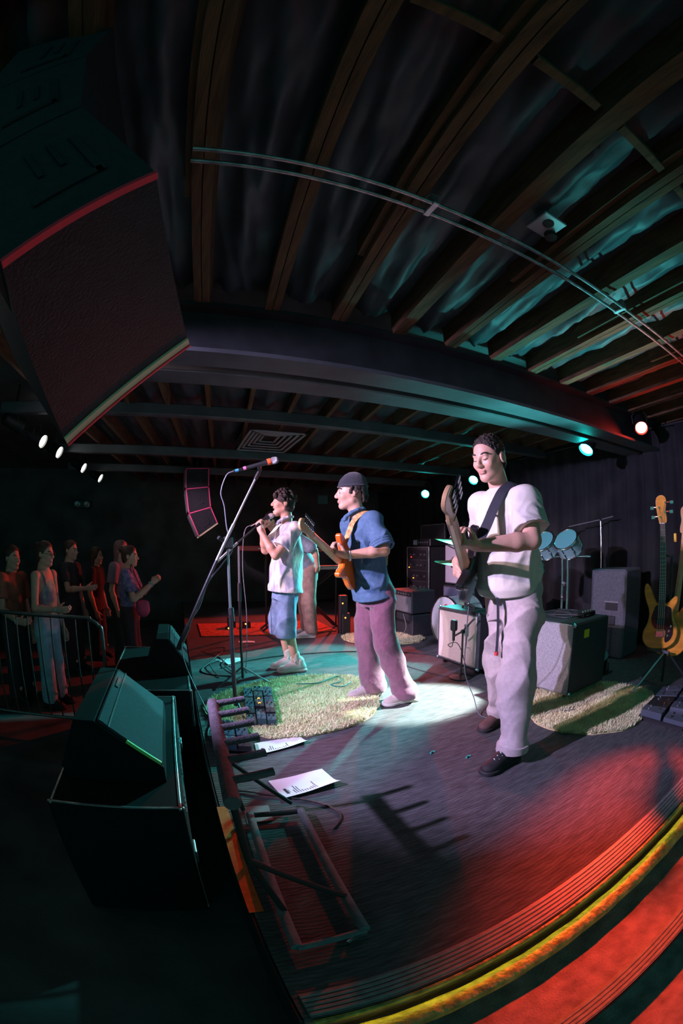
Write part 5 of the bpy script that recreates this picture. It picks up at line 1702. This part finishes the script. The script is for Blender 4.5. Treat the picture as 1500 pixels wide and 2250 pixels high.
# ---------------------------------------------------------------- the guitarist in the beanie
m_blue = mat('blue_cotton', (0.075, 0.155, 0.27), 0.85, var=0.15, vscale=40, bump=0.12, bscale=200)
m_cord = mat('mauve_corduroy', (0.21, 0.085, 0.135), 0.9, var=0.12, vscale=30, sheen=0.4, bump=0.2)
m_beanie = mat('navy_knit', (0.02, 0.024, 0.035), 0.9, bump=0.6, bscale=160, sheen=0.3)
GJ = dict(hipL=(1.49, 2.86, .92), hipR=(1.46, 3.04, .92), knL=(1.50, 2.83, .50), knR=(1.45, 3.06, .49), anL=(1.69, 2.80, .10), anR=(1.55, 3.07, .09), toeL=(1.46, 2.80, .03), toeR=(1.29, 3.08, .03))
gc = vec((1.265, 2.95, 1.645))
FG = frame((-0.95, 0.30, 0.0))
gtr = thing('person', (1.48, 2.94, 0), 'person in blue shirt, dark beanie and mauve corduroys playing a sunburst guitar', 'person', 'band')
tf = (-.95, .2, 0)
P = [loft((1.48, 2.95, .88), (1.33, 2.95, 1.45), tf, (0, .3, .6, .9, 1.0), (.14, .13, .14, .14, .07), (.10, .10, .11, .08, .055), k=.03)] + legs_body(GJ)
shL, shR = vec((1.365, 2.775, 1.42)), vec((1.335, 3.12, 1.42))
elL, wrL = vec((1.39, 2.65, 1.215)), vec((1.135, 2.725, 1.185))
elR, wrR = vec((1.42, 3.24, 1.17)), vec((1.27, 3.06, 1.02))
P += [seg(shL, (1.33, 2.95, 1.43), .045, .055, .03), seg(shR, (1.33, 2.95, 1.43), .045, .055, .03)]
P += arm(shL, elL, wrL) + arm(shR, elR, wrR)
P += hand(wrL, (-.97, -.05, .18), (.1, .25, .95), (-.4, -.9, .2), [(50, 62, 40), (52, 62, 40), (50, 60, 40), (46, 58, 40)], 1.0, (0.75, 0.2, 0.9))
P += hand(wrR, (-.35, -.85, -.38), (.6, -.5, 0), (0, -.3, .9), [(30, 50, 30)] * 4)
P += head_prims(gc, FG)
soft('body', P, .0055, [m_skin, m_lip, m_brow, m_eye, m_stub], gtr, paint=face_paint(gc, FG, stub=False))


def LG(p, c=gc, F=FG):
    return vec(c) + F @ vec(p)


P = [ell(LG((0, -.018, .048)), vec((.077, .099, .090)) + (.014, .014, .012), FG, .01), ell(LG((0, -.03, .105)), (.062, .075, .052), FG, .03), fold(.002, 120, seed=2), cut(LG((0, .08, .040)), FG @ nrm((0, .10, -1)))]
soft('beanie', P, .005, m_beanie, gtr)
MB().tube(catmull([LG((.089 * math.sin(a), -.018 + .111 * math.cos(a), .050 - .004 * math.cos(a))) for a in np.linspace(0, 2 * math.pi, 20, endpoint=False)], 3, True), .008, 8, closed=True).build('beanie_cuff', m_beanie, gtr, smooth='all')
rr = np.random.default_rng(5)
P = []
for i in range(34):
    a = rr.uniform(1.15, 5.1)
    z0 = rr.uniform(.0, .045)
    p = np.array([.084 * math.sin(a), -.016 + .100 * math.cos(a), z0])
    q = p + np.array([rr.normal() * .008, rr.normal() * .008 - .004, -rr.uniform(.03, .07) * (1.2 if abs(a - 3.14) < 1.0 else .55)])
    P.append(seg(LG(p), LG(q), .014, .009, .006))
soft('hair', P + [fold(.003, 90, seed=8)], .005, m_brow, gtr)
P = [seg(shL, shL + (elL - shL) * .98, .08, .084, .05), cut(shL + (elL - shL) * .88, elL - shL, .16), seg(shR, shR + (elR - shR) * .9, .08, .08, .05), cut(shR + (elR - shR) * .8, elR - shR, .16),
     loft((1.475, 2.945, .865), (1.335, 2.95, 1.49), tf, (0, .1, .35, .6, .8, .9, .97, 1.0), (.205, .20, .195, .195, .195, .175, .10, .065), (.165, .16, .15, .14, .125, .105, .075, .06), of=(.015, .015, .02, .02, .01, 0, 0, 0), k=.03),
     seg((1.335, 2.95, 1.42), shL, .07, .070, .04), seg((1.335, 2.95, 1.42), shR, .07, .068, .04),
     fold(.024, 8, (1, 1, .6), 14, .87, 1.46), fold(.003, 26, (1, 1, .6), 15, .87, 1.45), cut((1.29, 2.96, 1.475), (-.45, .1, .89), .2)]
soft('shirt', P, .006, m_blue, gtr)
for i in range(3):
    q = shL + (elL - shL) * (.72 + .08 * i)
    ax = nrm(elL - shL)
    MB().tube([q + .078 * c_ for c_ in circle(ax, 20)], .011, 6, closed=True).build('rolled_sleeve', m_blue, gtr, smooth='all')
lapels(gc, FG, m_blue, gtr)
face_lines(gtr, gc, FG)
P = [loft((1.475, 2.95, .80), (1.455, 2.95, .98), tf, (0, .5, 1), (.165, .165, .16), (.125, .12, .115), k=.03)]
for s in 'LR':
    hp, kn, an = vec(GJ['hip' + s]), vec(GJ['kn' + s]), vec(GJ['an' + s])
    P += [seg(hp + (-.01, 0, -.03), kn, .102, .090, .03), seg(kn, an + (-.02, 0, .0), .090, .108, .05)]
P += [fold(.026, 7, (1, 1, .5), 19, .1, .9), fold(.003, 22, (1, 1, .6), 20, .1, .9), cut((1.5, 2.9, .04), (0, 0, -1))]
soft('trousers', P, .0065, m_cord, gtr)
m_cream_shoe = mat('cream_suede', (.62, .52, .48), .8, bump=.2)
m_pale_sole = mat('pale_sole', (.70, .66, .60), .6)
shoe(gtr, (1.79, 2.80), (1.47, 2.80), GJ['anL'], m_cream_shoe, m_pale_sole, lace_m=m_paper)
shoe(gtr, (1.60, 3.07), (1.29, 3.07), GJ['anR'], m_cream_shoe, m_pale_sole, lace_m=m_paper)
MB().tube([vec(wrL) + (.025, .002, .0) + .034 * c_ for c_ in circle(elL - wrL, 18)], .009, 6, closed=True).build('wristband', m_paper, gtr, smooth='all')
done()
nG = nrm((-.64, -.62, .36))
m_burst = mat('orange_sunburst', (.80, .10, .015), .25, coat=.6, col2=(.95, .24, .02), vscale=4)
guitar('electric_guitar', vec((1.055, 2.75, 1.205)) - nG * .20 + (0, 0, -.02), nG, nrm((-.80, .58, .02)), 'orange sunburst electric guitar with chrome tuners held by the person in the beanie', m_burst, m_paper, STRAT, .648, 6, None, m_chrome, GUARD,
       strap=([(1.60, 3.02, 1.10), (1.56, 2.94, 1.34), (1.43, 2.86, 1.475), (1.33, 2.845, 1.492), (1.245, 2.84, 1.43), (1.20, 2.835, 1.34), (1.165, 2.82, 1.265)], .045, mat('cream_strap', (.75, .55, .22), .8, col2=(.5, .15, .05), vscale=40), (1.40, 2.95, 1.30)))

# ---------------------------------------------------------------- the singer
m_print = mat('watercolour_shirt', (.34, .40, .50), .85, col2=(.90, .87, .78), vscale=13, detail=6, contrast=.75, bump=.15, bscale=160, stretch=(1, 1, .45))
m_denim = mat('denim', (.16, .27, .42), .85, var=.35, vscale=12, bump=.3, bscale=120)
SJ = dict(hipL=(1.08, 3.97, .88), hipR=(1.06, 4.15, .88), knL=(1.05, 3.97, .47), knR=(1.03, 4.16, .47), anL=(1.125, 3.975, .11), anR=(1.09, 4.14, .11), toeL=(.97, 3.98, .03), toeR=(.94, 4.13, .03))
sc_ = vec((1.03, 4.07, 1.668))
FS = frame((-0.985, 0.12, 0.06))
sg = thing('person', (1.07, 4.06, 0), 'person in pale patterned shirt and denim shorts singing into a microphone with both hands', 'person', 'band')
tf = (-.99, .1, 0)
P = [loft((1.07, 4.06, .85), (1.085, 4.07, 1.45), tf, (0, .3, .6, .9, 1.0), (.14, .13, .14, .14, .07), (.10, .10, .11, .08, .055), k=.03)] + legs_body(SJ)
shL, shR = vec((1.10, 3.89, 1.395)), vec((1.07, 4.25, 1.395))
elL, wrL = vec((.905, 3.85, 1.155)), vec((.785, 3.965, 1.385))
elR, wrR = vec((.89, 4.25, 1.20)), vec((.835, 4.14, 1.42))
P += [seg(shL, (1.085, 4.07, 1.42), .045, .055, .03), seg(shR, (1.085, 4.07, 1.42), .045, .055, .03)]
P += arm(shL, elL, wrL) + arm(shR, elR, wrR)
P += hand(wrL, (-.15, .35, .92), (.85, .45, -.1), (-.2, .3, .5), [(50, 85, 50)] * 4, 1.0, (0.6, 0.2, 0.8))
P += hand(wrR, (.02, -.42, .90), (.55, -.75, -.2), (.6, .2, .3), [(50, 85, 50)] * 4, 1.0, (0.6, 0.2, 0.8))
P += head_prims(sc_, FS, mouth=1.0)
soft('body', P, .0055, [m_skin, m_lip, m_brow, m_eye, m_stub], sg, paint=face_paint(sc_, FS))
rr = np.random.default_rng(11)
ex = []
for i in range(190):
    v = nrm(rr.normal(size=3))
    if v[2] < -.15 or (v[1] > .55 and v[2] < .25):
        continue
    p = vec((0, -.014, .036)) + v * (vec((.077, .099, .090)) + .012)
    ex.append(ell(vec(sc_) + FS @ p, [rr.uniform(.012, .021)] * 3, None, .004))
for i in range(22):
    p = vec((rr.uniform(-.06, .06), .085 + rr.uniform(-.01, .012), .058 + rr.uniform(-.02, .03)))
    ex.append(ell(vec(sc_) + FS @ p, [rr.uniform(.010, .016)] * 3, None, .004))
soft('hair', hair_cap(sc_, FS, .010, [((0, .085, .030), (0, .70, -.71))], extra=ex, noise=.004), .005, m_brow, sg)
P = [seg(shL, shL + (elL - shL) * .9, .082, .105, .05), cut(shL + (elL - shL) * .72, elL - shL, .17), seg(shR, shR + (elR - shR) * .85, .08, .095, .05), cut(shR + (elR - shR) * .68, elR - shR, .17),
     loft((1.05, 4.06, .80), (1.085, 4.07, 1.47), tf, (0, .1, .35, .6, .8, .9, .97, 1.0), (.215, .21, .20, .20, .20, .18, .10, .065), (.175, .17, .155, .145, .135, .11, .075, .06), of=(0, 0, 0, -.005, -.005, 0, 0, 0), k=.03),
     seg((1.085, 4.07, 1.40), shL, .07, .070, .04), seg((1.085, 4.07, 1.40), shR, .07, .068, .04),
     fold(.022, 9, (1, 1, .4), 24, .80, 1.42), fold(.003, 28, (1, 1, .5), 25, .8, 1.42), cut((1.04, 4.07, 1.465), (-.45, .05, .89), .2)]
soft('shirt', P, .006, m_print, sg)
lapels(sc_, FS, m_print, sg, .012)
face_lines(sg, sc_, FS)
P = [loft((1.035, 4.06, .72), (1.045, 4.06, .92), tf, (0, .5, 1), (.165, .155, .15), (.125, .12, .115), k=.03)]
for s in 'LR':
    hp, kn = vec(SJ['hip' + s]), vec(SJ['kn' + s])
    P += [seg(hp + (-.03, 0, -.10), kn + (-.02, 0, -.05), .100, .112, .03)]
P += [fold(.020, 8, (1, 1, .5), 29, .36, .85), cut((1.05, 4.05, .355), (0, 0, -1))]
soft('shorts', P, .0065, m_denim, sg)
m_sneak = mat('white_leather', (.78, .74, .73), .55, bump=.1)
for s, hx, hy in (('L', 1.235, 3.975), ('R', 1.20, 4.14)):
    soft('sock', [seg(vec(SJ['an' + s]) + (.01, 0, -.04), vec(SJ['an' + s]) + (-.005, 0, .07), .045, .043, .01)], .006, m_white_tee, sg)
    shoe(sg, (hx, hy), (hx - .305, hy + (.0 if s == 'L' else -.02)), SJ['an' + s], m_sneak, m_pale_sole, lace_m=m_paper, w=1.08)
done()
vm = thing('microphone', (.74, 4.04, 1.47), 'handheld vocal microphone gripped at the mouth of the singer', 'microphone')
microphone(vm, (.765, 4.05, 1.468), (.935, 4.07, 1.548))
done()
cable('microphone_cable', [(.70, 4.045, 1.435), (.66, 4.05, 1.41), (.635, 4.05, 1.30), (.63, 4.05, 1.0), (.66, 4.05, .6), (.65, 4.06, .2), (.62, 4.1, .01), (.5, 4.3, .007), (.45, 4.6, .007)], 'thin dark cable hanging straight down from the handheld microphone', .004, MATS['grey_cable'])

# ---------------------------------------------------------------- the keyboard player bent down behind the singer
m_greyshirt = mat('grey_blue_shirt', (.26, .30, .36), .85, var=.2, vscale=20, bump=.3, bscale=60)
m_tan = mat('brown_trousers', (.34, .22, .18), .85, var=.35, vscale=10, bump=.3, bscale=60)
KJ = dict(hipL=(1.74, 5.47, .92), hipR=(1.74, 5.65, .92), knL=(1.73, 5.46, .48), knR=(1.74, 5.66, .48), anL=(1.76, 5.45, .10), anR=(1.78, 5.68, .10), toeL=(1.60, 5.46, .03), toeR=(1.62, 5.68, .03))
kc = vec((1.25, 5.50, 1.565))
FK = frame((-.85, .25, -.45))
ky = thing('person', (1.72, 5.56, 0), 'person in grey shirt and brown trousers bending forward, half hidden behind the singer', 'person', 'band')
P = [loft((1.74, 5.56, .88), (1.42, 5.52, 1.42), (-.9, 0, -.5), (0, .3, .6, .9, 1.0), (.14, .13, .14, .14, .07), (.10, .10, .11, .08, .055), k=.03)] + legs_body(KJ)
shL, shR = vec((1.50, 5.36, 1.38)), vec((1.46, 5.70, 1.38))
elL, wrL = vec((1.77, 5.30, 1.19)), vec((1.82, 5.34, .98))
elR, wrR = vec((1.48, 5.80, 1.15)), vec((1.60, 5.88, 1.0))
P += [seg(shL, (1.42, 5.52, 1.40), .045, .055, .03), seg(shR, (1.42, 5.52, 1.40), .045, .055, .03), seg((1.42, 5.52, 1.40), kc + (0.02, 0, -.06), .055, .05, .03)]
P += arm(shL, elL, wrL) + arm(shR, elR, wrR)
P += hand(wrL, (.15, .55, -.8), (-.4, .6, .3), (0, .5, .3), [(25, 35, 25)] * 4) + hand(wrR, (.5, .3, -.6), (0, 0, -1), (-.5, .5, 0), [(25, 35, 25)] * 4)
P += head_prims(kc, FK)
soft('body', P, .008, [m_skin, m_lip, m_brow, m_eye, m_stub], ky, paint=face_paint(kc, FK))
face_lines(ky, kc, FK)
soft('hair', hair_cap(kc, FK, .014, HAIRLINE, noise=.006), .007, m_brow, ky)
P = [loft((1.73, 5.56, .98), (1.42, 5.52, 1.46), (-.9, 0, -.5), (0, .3, .6, .85, .95, 1.0), (.19, .19, .19, .18, .11, .07), (.15, .14, .13, .11, .08, .06), k=.02), seg(shL, shL + (elL - shL) * .75, .08, .09, .04), seg(shR, shR + (elR - shR) * .75, .08, .09, .04), fold(.008, 9, (1, 1, .5), 33)]
soft('shirt', P, .009, m_greyshirt, ky)
P = [loft((1.74, 5.56, .80), (1.74, 5.56, 1.0), (-1, 0, 0), (0, .5, 1), (.18, .18, .17), (.14, .14, .13), k=.03)]
for s in 'LR':
    hp, kn, an = vec(KJ['hip' + s]), vec(KJ['kn' + s]), vec(KJ['an' + s])
    P += [seg(hp, kn, .115, .10, .03), seg(kn, an, .10, .095, .03)]
P += [fold(.008, 8, (1, 1, .45), 34), cut((1.7, 5.5, .07), (0, 0, -1))]
soft('trousers', P, .009, m_tan, ky)
for s in 'LR':
    a = vec(KJ['an' + s])
    shoe(ky, (a[0] + .07, a[1]), (a[0] - .22, a[1] + .01), a, m_sneak, m_pale_sole, res=.008)
done()

# ================================================================ audience on the floor in front of the stage
m_dimskin = mat('skin_audience', (0.58, 0.34, 0.25), 0.55, var=0.08, vscale=30)


def fan(base, H, look, label, top_m, leg_m, hair_m, arms, hair='short', lean=(0, 0), res=.009, tank=False, glasses=False, bracelet=None, top_hem=.55, wide=1.0):
    """standing person: base on the floor, H height, look direction of face and chest; arms: ((elbow, wrist, hand fwd, palm), ...) as offsets (left, forward, up) from the shoulders"""
    b = vec(base)
    f = nrm((look[0], look[1], 0))
    l = np.array([-f[1], f[0], 0])
    up = vec((0, 0, 1))
    k = H / 1.72
    root = thing('person', b, label, 'person', 'audience')
    of = f * lean[0] + l * lean[1]
    hip = b + up * .90 * k
    neck = b + up * 1.44 * k + of
    hd = b + up * (1.605 * k) + of * 1.1 + f * .02
    Fh = frame((f[0], f[1], look[2] if len(look) > 2 else 0))
    J = {}
    for s, sg_ in (('L', 1), ('R', -1)):
        J['hip' + s] = hip + l * sg_ * .09
        J['kn' + s] = b + up * .48 * k + l * sg_ * .10 + f * .02
        J['an' + s] = b + up * .09 + l * sg_ * .105
        J['toe' + s] = b + up * .03 + l * sg_ * .12 + f * .16
    P = [loft(hip - up * .05, neck, f, (0, .3, .6, .9, 1.0), (.14, .115, .135, .14, .06), (.10, .09, .10, .08, .05), k=.03)] + legs_body(J)
    sh = {1: neck - up * .05 + l * .165 * wide, -1: neck - up * .05 - l * .165 * wide}
    wr_pts = {}
    for s, (eo, wo, hf, pn) in zip((1, -1), arms):
        el = sh[s] + l * eo[0] * s + f * eo[1] + up * eo[2]
        wr = sh[s] + l * wo[0] * s + f * wo[1] + up * wo[2]
        wr_pts[s] = (el, wr)
        P += [seg(neck - up * .03, sh[s], .05, .045, .03)] + arm(sh[s], el, wr, .95)
        hfw = l * hf[0] * s + f * hf[1] + up * hf[2]
        pnw = l * pn[0] * s + f * pn[1] + up * pn[2]
        P += hand(wr, hfw, pnw, up + f * .3, [(30, 40, 25)] * 4, .95)
    P += [seg(neck - up * .02, hd - up * .06, .052, .05, .03)] + head_prims(hd, Fh, s=.97 * k ** .3)
    soft('body', P, res, [m_dimskin, m_lip, m_brow, m_eye, m_stub], root, paint=face_paint(hd, Fh))
    face_lines(root, hd, Fh, .97 * k ** .3)
    if hair == 'bun':
        ex = [ell(hd + Fh @ vec((0, -.10, .075)), (.045, .045, .04), None, .01)]
        soft('hair', hair_cap(hd, Fh, .006, [((0, .066, .070), (0, .80, -.60))], extra=ex), res, hair_m, root)
    elif hair == 'long':
        ex = [seg(hd + Fh @ vec((sx * .06, -.04, -.02)), hd + Fh @ vec((sx * .075, -.05, -.20)), .035, .03, .03) for sx in (-1, 0, 1)]
        soft('hair', hair_cap(hd, Fh, .012, [((0, .06, .080), (0, .97, -.25))], extra=ex), res, hair_m, root)
    else:
        soft('hair', hair_cap(hd, Fh, .008, HAIRLINE), res, hair_m, root)
    zt = top_hem * k
    ts, ws, ds = (0, .3, .6, .85, .95, 1.0), vec((.165, .145, .165, .165, .12, .07)) * wide, (.125, .115, .13, .11, .08, .055)
    if tank:
        P = [loft(hip - up * .02, neck - up * .06, f, (0, .25, .55, .8, 1.0), (.16, .13, .145, .125, .085), (.125, .11, .13, .11, .075), k=.02), fold(.005, 10, (1, 1, .5), 40)]
        soft('tank_top', P, res, top_m, root)
        for s in (1, -1):
            MB().tube(catmull([neck + l * s * .095 + f * .085 - up * .13, neck + l * s * .10 + f * .045 - up * .01, neck + l * s * .095 - f * .06 - up * .03, neck + l * s * .085 - f * .09 - up * .14], 4), .011, 6).build('shoulder_strap', top_m, root, smooth='all')
    else:
        P = []
        for s in (1, -1):
            el = wr_pts[s][0]
            P += [seg(sh[s], sh[s] + (el - sh[s]) * .85, .07, .078, .04), cut(sh[s] + (el - sh[s]) * .7, el - sh[s], .15)]
        P += [loft(hip - up * .06, neck + up * .02, f, ts, ws, ds, k=.03), fold(.007, 10, (1, 1, .5), 41)]
        soft('t_shirt', P, res, top_m, root)
    P = [loft(hip - up * .10, hip + up * .08, f, (0, 1), (.165, .15), (.13, .115), k=.03)]
    for s in 'LR':
        P += [seg(J['hip' + s], J['kn' + s], .095, .08, .03), seg(J['kn' + s], J['an' + s], .08, .088, .03)]
    P += [fold(.007, 8, (1, 1, .45), 42), cut(b + up * .05, (0, 0, -1))]
    soft('trousers', P, res, leg_m, root)
    for s, sg_ in (('L', 1), ('R', -1)):
        a = J['an' + s]
        shoe(root, (a - f * .07), (a + f * .19), a, m_blackshoe, m_rubber, z=b[2], res=.011)
    if glasses:
        for sx in (-1, 1):
            c = hd + Fh @ vec((sx * .032, .098, .0))
            MB().tube([c + Fh @ vec((.022 * math.cos(a), 0, .016 * math.sin(a))) for a in np.linspace(0, 2 * math.pi, 16, endpoint=False)], .0025, 6, closed=True).build('glasses_rim', m_plastic, root)
            MB().tube([c + Fh @ vec((sx * .02, 0, .004)), hd + Fh @ vec((sx * .082, -.01, .006))], .002, 6).build('glasses_temple', m_plastic, root)
    if bracelet:
        el, wr = wr_pts[bracelet[0]]
        MB().tube([wr + (el - wr) * .08 + .031 * c_ for c_ in circle(el - wr, 16)], .008, 6, closed=True).build('wristband', bracelet[1], root, smooth='all')
    done()
    return root


m_tealjeans = mat('pale_blue_jeans', (.30, .50, .62), .85, var=.2, vscale=14)
m_green_top = mat('sage_top', (.42, .52, .38), .85, col2=(.10, .18, .26), vscale=5, contrast=.8)
m_flower = mat('dark_print_tee', (.06, .10, .22), .85, col2=(.25, .22, .40), vscale=28, contrast=.5)
m_dark_tee = mat('black_tee', (.03, .03, .035), .9)
m_rust = mat('rust_tee', (.35, .12, .08), .9, var=.3, vscale=10)
m_band_c = mat('cyan_band', (.15, .55, .62), .5)
m_brown_hair = mat('brown_hair', (.06, .03, .02), .6, var=.4, vscale=60)
FWD_HOLD = ((.06, .02, -.30), (-.02, .25, -.30), (-.1, 1, .05), (-.9, .1, .2))
DOWN = ((.06, .0, -.30), (.05, .08, -.55), (0, .3, -1), (-1, .2, 0))
CLAP = ((.05, .10, -.28), (-.14, .30, -.10), (-.25, .7, .65), (-.95, .2, 0))
fan((-1.40, 4.20, FLOOR_Z), 1.64, (.95, -.28, 0), 'woman in sage tank top and pale blue jeans with glasses standing at the barrier', m_green_top, m_tealjeans, m_brown_hair, (DOWN, FWD_HOLD), 'bun', tank=True, glasses=True, bracelet=(-1, m_band_c))
fan((-.60, 5.16, FLOOR_Z), 1.62, (.97, -.10, 0), 'person in dark printed t-shirt clapping in front of the stage', m_flower, m_dark_tee, m_brown_hair, (CLAP, CLAP), 'bun', bracelet=(-1, m_band_c))
fan((-1.80, 4.22, FLOOR_Z), 1.58, (.92, -.38, 0), 'person in rust red t-shirt at the far left edge reaching an arm to the barrier', m_rust, m_dark_tee, m_brown_hair, (DOWN, ((.10, .10, -.28), (.12, .36, -.36), (-.1, 1, .1), (-.9, .1, .2))), 'short', bracelet=(-1, m_paper))
fan((-1.43, 5.42, FLOOR_Z), 1.66, (.95, -.30, 0), 'person in black standing behind the woman in the tank top, pointing ahead', m_dark_tee, m_dark_tee, m_brown_hair, (DOWN, ((.08, .12, -.25), (.05, .38, -.22), (0, 1, .1), (-.9, .1, .2))), 'short')
fan((-1.22, 6.15, FLOOR_Z), 1.57, (.98, -.2, 0), 'dim dark figure farther back between the woman and the clapping person', m_dark_tee, m_dark_tee, m_brown_hair, (DOWN, DOWN), 'long')
fan((-.78, 5.72, FLOOR_Z), 1.68, (.9, -.42, 0), 'person with pale scarf standing right behind the clapping person', mat('mauve_tee', (.22, .18, .24), .9), m_dark_tee, mat('auburn_hair', (.20, .09, .10), .6, var=.3, vscale=50), (DOWN, DOWN), 'long')

# pink bag and bottle of the clapping person
bag = thing('shoulder_bag', (-.40, 5.05, .40), 'small crimson shoulder bag at the hip of the clapping person', 'bag')
soft('pouch', [ell((-.42, 4.98, .50), (.085, .05, .10), None, .02), seg((-.46, 4.98, .56), (-.38, 4.98, .56), .04, .04, .02)], .008, mat('crimson_bag', (.50, .06, .14), .6), bag)
MB().tube(catmull([(-.49, 4.98, .58), (-.54, 5.0, .80), (-.56, 5.06, 1.0), (-.50, 5.08, .85), (-.38, 5.0, .60)], 5), .006, 6).build('bag_strap', m_strap, bag, smooth='all')
done()
bar = thing('crowd_barrier', (-1.3, 3.5, FLOOR_Z), 'steel crowd barrier with rounded corner in front of the audience', 'barrier')
m_galv = mat('galvanised_tube', (.12, .13, .135), .4, metal=.8, var=.2, vscale=20)
yb = 3.50
MB().tube(catmull([(-.66, yb, FLOOR_Z + .12), (-.66, yb, .46), (-.69, yb, .57), (-.78, yb, .62), (-.92, yb, .63), (-2.6, yb, .63)], 6), .017, 8).build('frame_tube', m_galv, bar, smooth=True)
MB().tube([(-.66, yb, FLOOR_Z + .15), (-2.6, yb, FLOOR_Z + .15)], .015, 8).build('bottom_tube', m_galv, bar, smooth=True)
for i in range(16):
    x = -.78 - i * .115
    MB().tube([(x, yb, FLOOR_Z + .15), (x, yb, .63)], .007, 6).build('bar', m_galv, bar)
for x in (-.8, -2.4):
    MB().bbox((x - .025, yb - .25, FLOOR_Z + .001), (x + .025, yb + .25, FLOOR_Z + .02), .005).build('foot', m_galv, bar)
    MB().tube([(x, yb, FLOOR_Z + .02), (x, yb, FLOOR_Z + .16)], .015, 8).build('foot_post', m_galv, bar)
done()

# ---------------------------------------------------------------- fittings on ceiling and far wall
ve = thing('air_vent', (1.05, 5.1, 2.5), 'square louvred air vent set in the ceiling above the singer', 'vent')
for i in range(5):
    a = .33 - i * .055
    z = 2.50 + .012 * i
    cx, cy = 1.08, 5.05
    for (x0, y0, x1, y1) in ((cx - a, cy - a * 1.6, cx + a, cy - a * 1.6 + .03), (cx - a, cy + a * 1.6 - .03, cx + a, cy + a * 1.6), (cx - a, cy - a * 1.6, cx - a + .03, cy + a * 1.6), (cx + a - .03, cy - a * 1.6, cx + a, cy + a * 1.6)):
        MB().bbox((x0, y0, z), (x1, y1, z + .012), .003).build('louvre', mat('vent_grey', (.35, .36, .38), .5), ve)
MB().box((.72, 4.48, 2.575), (1.44, 5.62, 2.60)).build('duct_back', m_black, ve)
done()
pl = thing('junction_plate', (1.28, .82, 2.57), 'small pale metal plate with a dark round knockout between the joists', 'plate')
MB().bbox((1.22, .76, 2.585), (1.36, .90, 2.60), .004).build('plate', mat('zinc', (.45, .45, .47), .4, metal=.6), pl)
MB().lathe([(.028, 0), (.028, .004)], (1.28, .81, 2.581), (0, 0, 1), 16).build('knockout', m_black, pl)
MB().cyl((1.34, .86, 2.56), (1.34, .86, 2.60), .03, n=16).build('junction_box', m_black, pl)
done()
ws = thing('wall_speaker', (-2.19, 9.30, 1.9), 'small pair of round lamps on the far dark wall', 'lamp')  # two round speakers, they give no light
MB().bbox((-2.40, 9.30, 1.95), (-1.98, 9.395, 2.12), .01).build('housing', m_black_metal, ws)
for x in (-2.30, -2.08):
    MB().lathe([(.075, 0), (.075, .02), (.055, .03), (.002, .015)], (x, 9.30, 2.035), (0, -1, 0), 18).build('lens', m_alu, ws, smooth=True)
done()
fr = thing('wall_sign', (3.33, 9.38, 2.5), 'small square teal plate high on the far wall beside the beanie', 'sign')
MB().bbox((3.2, 9.36, 2.22), (3.44, 9.397, 2.42), .006).build('plate', mat('teal_plate', (.12, .35, .36), .5), fr)
done()
